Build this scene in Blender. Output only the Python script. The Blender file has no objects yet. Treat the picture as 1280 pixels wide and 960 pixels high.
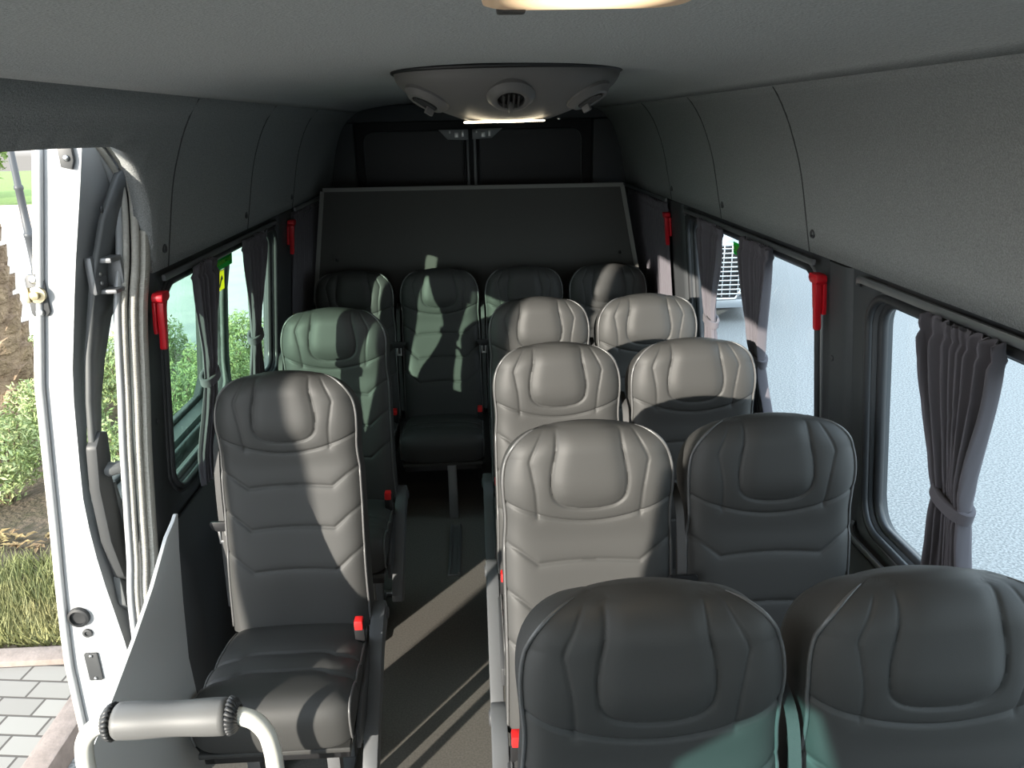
import bpy, bmesh, math, random
import numpy as np
from mathutils import Vector, Matrix
from mathutils.geometry import delaunay_2d_cdt
random.seed(7)
S = bpy.context.scene
COL = S.collection
PI = math.pi

# ---------------------------------------------------------------- helpers
def link(o, parent=None):
    COL.objects.link(o)
    if parent is not None: o.parent = parent
    return o
def tag(o, label, cat, group=None, kind=None):
    o['label'] = label; o['category'] = cat
    if group: o['group'] = group
    if kind: o['kind'] = kind
    return o
def struct(o, label, cat='setting'):
    o['label'] = label; o['category'] = cat; o['kind'] = 'structure'
    return o
def empty(name, loc=(0, 0, 0), rz=0.0):
    o = bpy.data.objects.new(name, None); o.empty_display_size = .05
    o.location = loc; o.rotation_euler = (0, 0, rz)
    return link(o)
def mesh(name, vf, mat, parent=None, smooth=True, angle=None):
    v, f = vf
    me = bpy.data.meshes.new(name)
    me.from_pydata([tuple(p) for p in v], [], [tuple(q) for q in f])
    bm = bmesh.new(); bm.from_mesh(me)
    bmesh.ops.recalc_face_normals(bm, faces=bm.faces)
    bm.to_mesh(me); bm.free()
    mats = mat if isinstance(mat, (list, tuple)) else [mat]
    for m in mats: me.materials.append(m)
    if smooth:
        me.polygons.foreach_set('use_smooth', [True] * len(me.polygons))
        if angle: me.set_sharp_from_angle(angle=math.radians(angle))
    o = bpy.data.objects.new(name, me)
    return link(o, parent)
def join(*parts):
    V, Fc = [], []
    for v, f in parts:
        b = len(V); V += [tuple(p) for p in v]; Fc += [tuple(i + b for i in q) for q in f]
    return V, Fc
def xf(vf, M):
    return [tuple(M @ Vector(p)) for p in vf[0]], vf[1]
def moved(vf, d):
    return [(p[0] + d[0], p[1] + d[1], p[2] + d[2]) for p in vf[0]], vf[1]
def bm_out(bm):
    bm.verts.index_update()
    r = [tuple(v.co) for v in bm.verts], [tuple(v.index for v in f.verts) for f in bm.faces]
    bm.free(); return r
def box(x0, x1, y0, y1, z0, z1, bev=0.0, seg=2):
    bm = bmesh.new(); bmesh.ops.create_cube(bm, size=1)
    for v in bm.verts:
        v.co = Vector(((x0 + x1) / 2 + v.co.x * (x1 - x0), (y0 + y1) / 2 + v.co.y * (y1 - y0), (z0 + z1) / 2 + v.co.z * (z1 - z0)))
    if bev > 0:
        bmesh.ops.bevel(bm, geom=list(bm.edges), offset=bev, segments=seg, profile=.6, affect='EDGES', clamp_overlap=True)
    return bm_out(bm)
def catmull(P, n=6, closed=False):
    P = [Vector(p) for p in P]; out = []; N = len(P)
    rng = N if closed else N - 1
    for i in range(rng):
        if closed: a, b, c, d = P[(i - 1) % N], P[i], P[(i + 1) % N], P[(i + 2) % N]
        else: a, b, c, d = P[max(i - 1, 0)], P[i], P[i + 1], P[min(i + 2, N - 1)]
        for k in range(n):
            t = k / n
            out.append(.5 * (2 * b + (c - a) * t + (2 * a - 5 * b + 4 * c - d) * t * t + (3 * b - a - 3 * c + d) * t ** 3))
    if not closed: out.append(P[-1])
    return out
def tube(P, r, seg=10, closed=False, cap=True, sec=None):
    """tube round a path; r number or list; sec = optional list of (a,b) section points scaled by r"""
    P = [Vector(p) for p in P]; n = len(P)
    rr = r if isinstance(r, (list, tuple)) else [r] * n
    if sec is None: sec = [(math.cos(2 * PI * k / seg), math.sin(2 * PI * k / seg)) for k in range(seg)]
    seg = len(sec); V = []; Fc = []
    T = []
    for i in range(n):
        a = P[(i - 1) % n] if closed or i > 0 else P[i]; b = P[(i + 1) % n] if closed or i < n - 1 else P[i]
        t = (b - a); T.append(t.normalized() if t.length > 1e-9 else Vector((0, 0, 1)))
    ref = Vector((0, 0, 1)) if abs(T[0].z) < .9 else Vector((1, 0, 0))
    nrm = (ref - T[0] * ref.dot(T[0])).normalized()
    for i in range(n):
        nrm = (nrm - T[i] * nrm.dot(T[i])).normalized(); bi = T[i].cross(nrm)
        for a, b in sec: V.append(P[i] + (nrm * a + bi * b) * rr[i])
    m = n if closed else n - 1
    for i in range(m):
        j = (i + 1) % n
        for k in range(seg):
            k2 = (k + 1) % seg
            Fc.append((i * seg + k, i * seg + k2, j * seg + k2, j * seg + k))
    if cap and not closed:
        Fc.append(tuple(range(seg))); Fc.append(tuple((n - 1) * seg + k for k in range(seg)))
    return V, Fc
def lathe(prof, seg=24):
    V = []; Fc = []
    for r, z in prof:
        for k in range(seg): V.append((r * math.cos(2 * PI * k / seg), r * math.sin(2 * PI * k / seg), z))
    for i in range(len(prof) - 1):
        for k in range(seg):
            k2 = (k + 1) % seg; Fc.append((i * seg + k, i * seg + k2, (i + 1) * seg + k2, (i + 1) * seg + k))
    Fc.append(tuple(range(seg))); Fc.append(tuple((len(prof) - 1) * seg + k for k in range(seg)))
    return V, Fc
def prism(poly, h, axis='z', bev=0.0):
    """extrude a 2D polygon by h: axis z -> (x,y), y -> (x,z), x -> (y,z)"""
    bm = bmesh.new(); vs = []
    for a, b in poly:
        vs.append(bm.verts.new((a, b, 0) if axis == 'z' else (a, 0, b) if axis == 'y' else (0, a, b)))
    f = bm.faces.new(vs)
    r = bmesh.ops.extrude_face_region(bm, geom=[f])
    d = Vector((0, 0, h) if axis == 'z' else (0, h, 0) if axis == 'y' else (h, 0, 0))
    bmesh.ops.translate(bm, vec=d, verts=[e for e in r['geom'] if isinstance(e, bmesh.types.BMVert)])
    if bev > 0:
        es = [e for e in bm.edges if len(e.link_faces) == 2 and e.calc_face_angle(0) > .6]
        bmesh.ops.bevel(bm, geom=es, offset=bev, segments=2, profile=.6, affect='EDGES', clamp_overlap=True)
    return bm_out(bm)
def rrect(a0, a1, b0, b1, r, n=7):
    P = []
    for ca, cb, s in ((a1 - r, b1 - r, 0), (a0 + r, b1 - r, 1), (a0 + r, b0 + r, 2), (a1 - r, b0 + r, 3)):
        for k in range(n + 1):
            t = (s + k / n) * PI / 2; P.append((ca + r * math.cos(t), cb + r * math.sin(t)))
    return P
def inside(p, poly):
    x, y = p; c = False; n = len(poly); j = n - 1
    for i in range(n):
        xi, yi = poly[i]; xj, yj = poly[j]
        if (yi > y) != (yj > y) and x < (xj - xi) * (y - yi) / (yj - yi) + xi: c = not c
        j = i
    return c
def cdt(outer, holes, step, f3):
    """plate with holes in 2D, mapped to 3D by f3(a,b)"""
    V = []; E = []
    def loop(P):
        b = len(V); V.extend(Vector(p) for p in P); E.extend((b + i, b + (i + 1) % len(P)) for i in range(len(P)))
    loop(outer)
    for h in holes: loop(h)
    a0 = min(p[0] for p in outer); a1 = max(p[0] for p in outer); b0 = min(p[1] for p in outer); b1 = max(p[1] for p in outer)
    sa, sb = step
    def dens(P):
        return P
    for i in range(1, int((a1 - a0) / sa)):
        for j in range(1, int((b1 - b0) / sb)):
            p = (a0 + i * sa + 1e-4, b0 + j * sb + 1e-4)
            if inside(p, outer) and not any(inside(p, h) for h in holes): V.append(Vector(p))
    vo, eo, fo = delaunay_2d_cdt(V, E, [], 0, 1e-6)[:3]
    out = []
    for f in fo:
        c = (sum(vo[i].x for i in f) / len(f), sum(vo[i].y for i in f) / len(f))
        if inside(c, outer) and not any(inside(c, h) for h in holes): out.append(tuple(f))
    return [f3(v.x, v.y) for v in vo], out
def densify(P, d):
    out = []
    for i in range(len(P)):
        a = Vector(P[i]); b = Vector(P[(i + 1) % len(P)]); n = max(1, int((b - a).length / d))
        for k in range(n): out.append(tuple(a.lerp(b, k / n)))
    return out
def solid(o, t, off=1.0):
    m = o.modifiers.new('thickness', 'SOLIDIFY'); m.thickness = t; m.offset = off; m.use_even_offset = False
    return o
def copy_tree(o, parent=None):
    c = o.copy(); COL.objects.link(c); c.parent = parent
    for ch in list(o.children): copy_tree(ch, c)
    return c
def text(name, body, size, mat, parent=None, ext=.0006):
    cu = bpy.data.curves.new(name, 'FONT'); cu.body = body; cu.size = size; cu.extrude = ext
    cu.align_x = 'CENTER'; cu.align_y = 'CENTER'; cu.materials.append(mat)
    t = bpy.data.objects.new(name + '_text', cu); COL.objects.link(t); bpy.context.view_layer.update()
    me = bpy.data.meshes.new_from_object(t.evaluated_get(bpy.context.evaluated_depsgraph_get())); me.name = name
    bpy.data.objects.remove(t); me.materials.clear(); me.materials.append(mat)
    return link(bpy.data.objects.new(name, me), parent)

# ---------------------------------------------------------------- materials
def mat(name, col, rough=.5, metal=0.0, spec=.5, bump=None, noise=None, coat=0.0, sheen=0.0, emis=None, coords='Object'):
    m = bpy.data.materials.new(name); m.use_nodes = True
    nt = m.node_tree; b = nt.nodes['Principled BSDF']
    b.inputs['Base Color'].default_value = (*col, 1); b.inputs['Roughness'].default_value = rough
    b.inputs['Metallic'].default_value = metal; b.inputs['Specular IOR Level'].default_value = spec
    b.inputs['Coat Weight'].default_value = coat; b.inputs['Sheen Weight'].default_value = sheen
    if emis: b.inputs['Emission Color'].default_value = (*emis[0], 1); b.inputs['Emission Strength'].default_value = emis[1]
    tc = nt.nodes.new('ShaderNodeTexCoord')
    if noise:      # (scale, colour2, lo, hi)
        n = nt.nodes.new('ShaderNodeTexNoise'); n.inputs['Scale'].default_value = noise[0]; n.inputs['Detail'].default_value = 6
        r = nt.nodes.new('ShaderNodeValToRGB'); r.color_ramp.elements[0].position = noise[2]; r.color_ramp.elements[1].position = noise[3]
        r.color_ramp.elements[0].color = (*col, 1); r.color_ramp.elements[1].color = (*noise[1], 1)
        nt.links.new(tc.outputs[coords], n.inputs['Vector']); nt.links.new(n.outputs['Fac'], r.inputs['Fac'])
        nt.links.new(r.outputs['Color'], b.inputs['Base Color'])
    if bump:       # (scale, strength, distance)
        n = nt.nodes.new('ShaderNodeTexNoise'); n.inputs['Scale'].default_value = bump[0]; n.inputs['Detail'].default_value = 3
        u = nt.nodes.new('ShaderNodeBump'); u.inputs['Strength'].default_value = bump[1]; u.inputs['Distance'].default_value = bump[2]
        nt.links.new(tc.outputs[coords], n.inputs['Vector']); nt.links.new(n.outputs['Fac'], u.inputs['Height'])
        nt.links.new(u.outputs['Normal'], b.inputs['Normal'])
    return m
def glass(name, tint, gloss=.06):
    m = bpy.data.materials.new(name); m.use_nodes = True; nt = m.node_tree
    nt.nodes.remove(nt.nodes['Principled BSDF']); out = nt.nodes['Material Output']
    t = nt.nodes.new('ShaderNodeBsdfTransparent'); t.inputs['Color'].default_value = (*tint, 1)
    g = nt.nodes.new('ShaderNodeBsdfGlossy'); g.inputs['Roughness'].default_value = .01
    lw = nt.nodes.new('ShaderNodeLayerWeight'); lw.inputs['Blend'].default_value = .5
    pw = nt.nodes.new('ShaderNodeMath'); pw.operation = 'POWER'; pw.inputs[1].default_value = 5
    fr = nt.nodes.new('ShaderNodeMath'); fr.operation = 'MULTIPLY_ADD'; fr.inputs[1].default_value = .85; fr.inputs[2].default_value = gloss
    nt.links.new(lw.outputs['Facing'], pw.inputs[0]); nt.links.new(pw.outputs[0], fr.inputs[0])
    x = nt.nodes.new('ShaderNodeMixShader')
    nt.links.new(fr.outputs[0], x.inputs['Fac']); nt.links.new(t.outputs['BSDF'], x.inputs[1]); nt.links.new(g.outputs['BSDF'], x.inputs[2])
    nt.links.new(x.outputs['Shader'], out.inputs['Surface'])
    return m
M = {}
M['vinyl'] = mat('black_vinyl', (.048, .048, .0465), .56, spec=.34, bump=(650, .22, .0007))
M['vinyl_side'] = mat('black_vinyl_gusset', (.03, .031, .032), .46, bump=(60, .25, .004))
M['piping'] = mat('grey_piping', (.10, .10, .10), .33)
M['black'] = mat('black_plastic', (.012, .012, .013), .45)
M['plastic'] = mat('charcoal_plastic', (.05, .052, .055), .5, bump=(300, .15, .0008))
M['armgrey'] = mat('grey_armrest_plastic', (.10, .105, .11), .5, bump=(400, .1, .0006))
M['head'] = mat('grey_headliner_cloth', (.235, .243, .242), .9, spec=.15, bump=(240, .8, .003), noise=(300, (.34, .35, .346), .35, .65))
M['roofcloth'] = mat('brightened_roof_cloth', (.42, .43, .425), .9, spec=.15, bump=(240, .8, .003), noise=(300, (.54, .55, .545), .35, .65))  # paler than the side cloth: ceiling light is put into the colour
M['seamdark'] = mat('headliner_seam', (.06, .062, .064), .8)
M['trim'] = mat('dark_wall_trim', (.05, .054, .058), .55, bump=(200, .12, .001))
M['floor'] = mat('dark_floor_vinyl', (.12, .113, .102), .6, noise=(160, (.18, .17, .15), .35, .7), bump=(300, .1, .0008))
M['curtain'] = mat('slate_curtain_cloth', (.115, .108, .122), .85, spec=.15, sheen=.15, bump=(500, .12, .0008))
M['red'] = mat('red_plastic', (.62, .012, .022), .35)
M['redbutton'] = mat('red_buckle_button', (.75, .02, .02), .4)
M['web'] = mat('grey_webbing', (.055, .055, .055), .7, bump=(700, .3, .001))
M['steel'] = mat('brushed_steel', (.55, .55, .54), .32, metal=1)
M['dullsteel'] = mat('dull_grey_steel', (.22, .225, .23), .45, metal=.6)
M['rail'] = mat('grey_track_metal', (.30, .31, .32), .35, metal=.7)
M['rubber'] = mat('black_rubber', (.018, .019, .02), .5)
M['gasket'] = mat('window_gasket', (.035, .037, .04), .38)
M['paint'] = mat('white_paint', (.38, .39, .395), .28, coat=.4)
M['whitetube'] = mat('cream_white_tube', (.70, .69, .62), .3, coat=.3)
M['pad'] = mat('grey_padded_cover', (.115, .115, .112), .5, bump=(500, .15, .0008))
M['panelgrey'] = mat('grey_guard_panel', (.46, .465, .46), .5)
M['doortrim'] = mat('grey_door_trim', (.10, .105, .105), .55, bump=(250, .12, .001))
M['doordark'] = mat('dark_door_trim', (.045, .047, .048), .5)
M['part'] = mat('olive_black_board', (.048, .047, .042), .6)
M['partedge'] = mat('grey_aluminium_edging', (.22, .215, .2), .5)
M['duct'] = mat('warm_grey_duct_plastic', (.155, .146, .14), .55)
M['ductdark'] = mat('dark_vent_plastic', (.05, .048, .046), .5)
M['gg'] = glass('green_tinted_glass', (.62, .86, .74))
M['gg2'] = glass('pale_green_glass', (.86, .95, .90))
M['gr'] = glass('blue_tinted_glass', (.78, .88, .92))
M['teal'] = glass('teal_glass', (.25, .62, .62))
M['lens'] = mat('lamp_lens', (.75, .52, .36), .3, emis=((1, .70, .40), 3.2))
nt_ = M['lens'].node_tree; tc_ = nt_.nodes.new('ShaderNodeTexCoord'); mp_ = nt_.nodes.new('ShaderNodeMapping'); mp_.inputs['Scale'].default_value = (11, 9, 9); gr_ = nt_.nodes.new('ShaderNodeTexGradient'); gr_.gradient_type = 'SPHERICAL'
ml_ = nt_.nodes.new('ShaderNodeMath'); ml_.operation = 'MULTIPLY_ADD'; ml_.inputs[1].default_value = 5.0; ml_.inputs[2].default_value = .10
nt_.links.new(tc_.outputs['Object'], mp_.inputs['Vector']); nt_.links.new(mp_.outputs['Vector'], gr_.inputs['Vector']); nt_.links.new(gr_.outputs['Fac'], ml_.inputs[0]); nt_.links.new(ml_.outputs[0], nt_.nodes['Principled BSDF'].inputs['Emission Strength'])
M['lensrim'] = mat('lamp_lens_rim', (.8, .62, .42), .3, emis=((1, .6, .3), .7))
M['led'] = mat('led_strip', (.9, .85, .75), .3, emis=((1, .86, .6), 9))
M['stgreen'] = mat('green_sticker', (.03, .42, .10), .5)
M['stlime'] = mat('lime_sticker', (.42, .8, .2), .5)
M['styellow'] = mat('yellow_sticker', (.85, .80, .10), .5)
for k_ in ('stgreen', 'stlime', 'styellow'):      # printed film lets daylight through
    nt_ = M[k_].node_tree; b_ = nt_.nodes['Principled BSDF']; t_ = nt_.nodes.new('ShaderNodeBsdfTranslucent'); t_.inputs['Color'].default_value = b_.inputs['Base Color'].default_value
    x_ = nt_.nodes.new('ShaderNodeMixShader'); x_.inputs['Fac'].default_value = .65; o_ = nt_.nodes['Material Output']
    nt_.links.new(b_.outputs[0], x_.inputs[1]); nt_.links.new(t_.outputs[0], x_.inputs[2]); nt_.links.new(x_.outputs[0], o_.inputs['Surface'])
M['stdark'] = mat('dark_print', (.03, .07, .03), .5)
M['stwhite'] = mat('white_sticker', (.8, .82, .8), .5)

# ribbed seal
def ribbed():
    m = mat('ribbed_beige_seal', (.46, .44, .39), .55); nt = m.node_tree
    tc = nt.nodes.new('ShaderNodeTexCoord'); w = nt.nodes.new('ShaderNodeTexWave'); w.bands_direction = 'Z'
    w.inputs['Scale'].default_value = 55; u = nt.nodes.new('ShaderNodeBump'); u.inputs['Strength'].default_value = .3; u.inputs['Distance'].default_value = .002
    nt.links.new(tc.outputs['Object'], w.inputs['Vector']); nt.links.new(w.outputs['Fac'], u.inputs['Height'])
    nt.links.new(u.outputs['Normal'], nt.nodes['Principled BSDF'].inputs['Normal']); return m
M['seal'] = ribbed()

# ---------------------------------------------------------------- interior shell profile
CX = .04
PROF = [(.902, 1.52), (.882, 1.617), (.855, 1.74), (.824, 1.83), (.79, 1.89), (.742, 1.94), (.69, 1.966), (.55, 1.992), (.30, 2.010), (0, 2.016)]
def wallx(z, side, off=0.0):
    h = float(np.interp(z, [-.2, .3, .9, 1.52, 1.66], [.975, .98, .98, .915, .902])) - off
    return CX + side * h
def wallslope(z):        # inward lean angle of the wall at height z
    d = (wallx(z + .01, 1) - wallx(z - .01, 1)) / .02
    return math.atan(-d)
# headliner as a smooth half profile by arc length
_hp = catmull([(a, b, 0) for a, b in PROF], 6)
_hx = np.array([p.x for p in _hp]); _hz = np.array([p.y for p in _hp])
_hs = np.concatenate([[0], np.cumsum(np.hypot(np.diff(_hx), np.diff(_hz)))]); HL = _hs[-1]
def head_pt(s, y):       # s in [0, 2*HL]: left bottom edge over the roof to right bottom edge
    if s <= HL: return (CX - float(np.interp(s, _hs, _hx)), y, float(np.interp(s, _hs, _hz)))
    t = 2 * HL - s; return (CX + float(np.interp(t, _hs, _hx)), y, float(np.interp(t, _hs, _hz)))
def s_of_z(z): return float(np.interp(z, _hz, _hs))
Y0, Y1 = -1.6, 5.02
# left door cut in the headliner, (y, z) along its free edge from front to rear
door_edge = [(-.12, 1.60), (-.11, 1.75), (-.06, 1.825), (.04, 1.85), (.4, 1.852), (1.54, 1.852), (1.777, 1.849), (1.875, 1.832), (1.955, 1.797), (2.02, 1.745), (2.058, 1.69), (2.082, 1.61), (2.088, 1.55), (2.09, 1.52)]
ZR = 1.957; sR = s_of_z(ZR)          # side linings meet the roof lining here
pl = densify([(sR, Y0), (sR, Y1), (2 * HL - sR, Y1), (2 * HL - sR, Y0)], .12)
o = mesh('ceiling', cdt(pl, [], (.035, .12), head_pt), M['roofcloth'], smooth=True, angle=60); struct(o, 'grey cloth roof lining over the whole cabin, with light painted into its paler tone', 'ceiling'); solid(o, .045, 1)
pl = densify([(2 * HL - sR, Y0), (2 * HL - sR, Y1), (2 * HL, Y1), (2 * HL, Y0)], .12)
o = mesh('trim_40', cdt(pl, [], (.035, .12), head_pt), M['head'], smooth=True, angle=60); struct(o, 'grey moulded side lining above the right-hand windows', 'side lining'); solid(o, .045, 1)
pl = densify([(s_of_z(1.52), Y0), (s_of_z(1.52), -.12)] + [(s_of_z(z), y) for y, z in door_edge] + [(s_of_z(1.52), Y1), (sR, Y1), (sR, Y0)], .12)
o = mesh('trim_41', cdt(pl, [], (.035, .12), head_pt), M['head'], smooth=True, angle=60); struct(o, 'grey moulded side lining above the sliding door and left windows', 'side lining'); solid(o, .045, 1)
# panel seams in the headliner sides with their round buttons
def headseam(name, y, side, s1, label, bend=0):
    P = []
    for k in range(40):
        t = k / 39; s = t * s1
        p = head_pt(s if side < 0 else 2 * HL - s, y - bend * max(0, (t - .6) / .4) ** 2.2)
        P.append((p[0] - side * .0005, p[1], p[2] - .0005))
    o = mesh(name, tube(P, .0022, 6), M['seamdark']); return struct(o, label, 'seam')
ns = 1
for side, nm in ((1, 'right'), (-1, 'left')):
    for j, (y, w) in enumerate(((2.14, 'foremost'), (2.95, 'second'), (3.72, 'third'))):
        if side < 0: y += .06
        headseam('trim_%d' % ns, y, side, s_of_z(1.955), '%s upright seam in the %s headliner side panel' % (w, nm), .10); ns += 1
        b = lathe([(.0005, .0), (.006, .0), (.006, .004), (.012, .005), (.012, .002), (.013, 0)][::-1], 16)
        yb = y - .035; zb = 1.575
        px = CX + side * (float(np.interp(zb, _hz, _hx)))
        Mx = Matrix.Translation((px + side * .001, yb, zb)) @ Matrix.Rotation(-side * PI / 2 , 4, 'Y')
        o = mesh('trim_button', xf(b, Mx), M['plastic'])
        tag(o, 'small dark round trim button beside the %s seam of the %s headliner' % (w, nm), 'button', 'headliner trim buttons')

# ---------------------------------------------------------------- walls with window openings
ZS, ZT = .852, 1.462
def wallpt(side):
    return lambda y, z: (wallx(z, side), y, z)
WR = [(.42, 1.795), (2.115, 3.47), (3.915, 4.85)]
WL = [(2.178, 3.47), (3.86, 4.80)]
holesR = [rrect(a, b, ZS, ZT, .075) for a, b in WR]
cabR = [rrect(-1.42, -.35, .92, 1.50, .08)]
oR = densify([(Y0, -.1), (Y1, -.1), (Y1, 1.60), (Y0, 1.60)], .15)
o = mesh('wall_right', cdt(oR, holesR + cabR, (.15, .11), wallpt(1)), M['trim'], angle=50); struct(o, 'dark trimmed van side wall on the right with its window openings', 'wall'); solid(o, .05, 1)
# left wall behind the sliding door opening
dl = [(2.11, 1.60), (2.075, 1.56), (2.04, 1.42), (2.02, 1.2), (2.005, 1.06), (1.995, .87), (1.96, .74), (1.92, .62), (1.90, .4), (1.90, -.1)]
oL = densify(dl + [(Y1, -.1), (Y1, 1.60)], .15)
holesL = [rrect(a, b, ZS - .01, ZT, .075) for a, b in WL]
o = mesh('wall_left', cdt(oL, holesL, (.15, .11), wallpt(-1)), M['trim'], angle=50); struct(o, 'dark trimmed van side wall on the left behind the door opening', 'wall'); solid(o, .05, 1)
# cab part of the left wall, ahead of the door opening
oL2 = densify([(Y0, -.45), (-.12, -.45), (-.12, 1.60), (Y0, 1.60)], .15)
cabwin = [(-1.10, 1.0), (-.60, 1.0), (-.60, 1.38), (-.75, 1.50), (-.92, 1.535), (-1.03, 1.4)]
o = mesh('wall_cab', cdt(oL2, [cabwin], (.15, .11), wallpt(-1)), M['trim'], angle=50); struct(o, 'left cab wall ahead of the sliding door opening', 'wall'); solid(o, .05, 1)
# front wall with the windscreen opening, rear wall round the back doors
def planexz(y): return lambda a, b: (a, y, b)
fr = densify([(-.95, -.5), (1.03, -.5), (1.0, 1.52)] + [(head_pt(s, 0)[0], head_pt(s, 0)[2]) for s in np.linspace(2 * HL, 0, 30)] , .3)
o = mesh('wall_front', cdt(fr, [rrect(-.80, .88, .72, 1.84, .08)], (.3, .3), planexz(Y0)), M['trim'], smooth=False); struct(o, 'front end of the cab with the windscreen opening', 'wall'); solid(o, .04, 1)
rr = densify([(-.95, -.1), (1.03, -.1), (1.0, 1.52)] + [(head_pt(s, 0)[0], head_pt(s, 0)[2]) for s in np.linspace(2 * HL, 0, 30)], .3)
o = mesh('wall_rear', cdt(rr, [], (.3, .3), planexz(Y1)), M['trim'], smooth=False); struct(o, 'dark rear end of the van above the board', 'wall'); solid(o, .04, -1)
# floor with the step notch at the door
fl = [(1.03, Y0), (1.03, Y1), (-.95, Y1), (-.95, 1.52), (-.52, 1.52), (-.52, .15), (-.95, .15), (-.95, Y0)]
o = mesh('floor', prism(fl, -.06, 'z'), M['floor'], smooth=False); struct(o, 'dark speckled vinyl floor of the aisle', 'floor')
st = join(box(-1.0, -.50, .12, 1.54, -.40, -.36), box(-.53, -.50, .12, 1.54, -.40, -.06), box(-.95, -.52, 1.52, 1.55, -.40, -.06))
o = mesh('floor_step', st, M['floor'], smooth=False); struct(o, 'lower entry step inside the sliding door', 'step')

# windows: gasket frame, inner trim frame, pane
def window(n, side, y0, y1, gl, label, z0=ZS):
    def loop(a, b, c, d, r, off, m=9):
        return [(wallx(z, side, off), y, z) for y, z in densify(rrect(a, b, c, d, r, m), .12)]
    P = loop(y0 - .012, y1 + .012, z0 - .012, ZT + .012, .085, .004)
    P2 = loop(y0 + .002, y1 - .002, z0 + .002, ZT - .002, .073, -.024)
    o = mesh('window_%d' % n, join(tube(P, .011, 10, True), tube(P2, .013, 8, True)), M['gasket'])
    struct(o, label, 'window')
    P3 = loop(y0 - .030, y1 + .022, z0 - .028, ZT + .024, .105, .000)
    mesh('frame_lip', tube(P3, .0065, 8, True), M['rail'] if n < 3 else M['gasket'], o)
    pl = densify(rrect(y0 - .01, y1 + .01, z0 - .01, ZT + .01, .08, 7), .2)
    g = mesh('pane', cdt(pl, [], (.2, .15), lambda y, z: (wallx(z, side, -.040), y, z)), gl, o)
    return o
window(1, 1, *WR[0], M['gr'], 'large rounded side window at the right front')
window(2, 1, *WR[1], M['gr'], 'rounded side window at the right middle, with two tied curtains')
window(3, 1, *WR[2], M['gr'], 'right rear side window hidden by a spread curtain')
window(4, -1, *WL[0], M['gg'], 'rounded green-tinted side window on the left', ZS - .01)
window(5, -1, *WL[1], M['gg'], 'left rear side window hidden by a spread curtain', ZS - .01)
o = mesh('window_6', cdt(densify(rrect(-1.44, -.33, .90, 1.52, .08), .2), [], (.3, .2), lambda y, z: (wallx(z, 1, -.03), y, z)), M['gr']); struct(o, 'right cab door window', 'window')
o = mesh('window_7', cdt([(-1.34, .96), (-.5, .96), (-.5, 1.55), (-1.34, 1.55)], [], (.3, .2), lambda y, z: (wallx(z, -1, -.03), y, z)), M['teal']); struct(o, 'teal-tinted cab door window', 'window')
o = mesh('window_8', cdt(densify(rrect(-.82, .90, .70, 1.86, .08), .3), [], (.4, .3), planexz(Y0 - .03)), M['gr']); struct(o, 'windscreen of the van', 'window')

# right pillar cover between the two windows, with a step in its face
def pillar(name, side, y0, y1, label, m=None):
    vs = []; fs = []; zz = np.linspace(.0, 1.515, 16); prof = [(y0, 0), (y0 + .01, .010), (y0 + .03, .013), (y1 - .03, .013), (y1 - .01, .010), (y1, 0)]
    for z in zz:
        for y, d in prof: vs.append((wallx(z, side, d), y, z))
    k = len(prof)
    for i in range(len(zz) - 1):
        for j in range(k - 1): fs.append((i * k + j, i * k + j + 1, (i + 1) * k + j + 1, (i + 1) * k + j))
    o = mesh(name, (vs, fs), m or M['trim'], angle=60); return struct(o, label, 'pillar trim')
pillar('trim_20', 1, 1.90, 2.03, 'dark pillar cover between the two right-hand windows')
pillar('trim_21', 1, 3.55, 3.78, 'dark pillar cover right of the spread rear curtain')
pillar('trim_22', -1, 3.50, 3.78, 'dark pillar cover left of the spread rear curtain')
# screws on pillar covers
for side, y, z, lb in ((1, 1.99, 1.25, 'round screw cap low on the right pillar cover'), (-1, 2.09, 1.10, 'round screw cap under the left front hammer')):
    Mx = Matrix.Translation((wallx(z, side, .013 if side > 0 else .001), y, z)) @ Matrix.Rotation(-side * PI / 2, 4, 'Y')
    o = mesh('screw_cap', xf(lathe([(.008, 0), (.008, .003), (.005, .004), (.001, .002)], 14), Mx), M['plastic']); tag(o, lb, 'screw')

# lower wall panels (raised, with grooves)
for side, nm, a, b in ((1, 'right', .2, 4.9), (-1, 'left', 1.99, 4.9)):
    pl = densify(rrect(a, b, .06, .77, .05), .2)
    o = mesh('baseboard_' + nm, cdt(pl, [], (.2, .12), lambda y, z: (wallx(z, side, .010), y, z)), M['trim'], angle=50); solid(o, .012, -1 )
    struct(o, 'dark lower wall panel on the ' + nm, 'wall panel')

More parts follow.
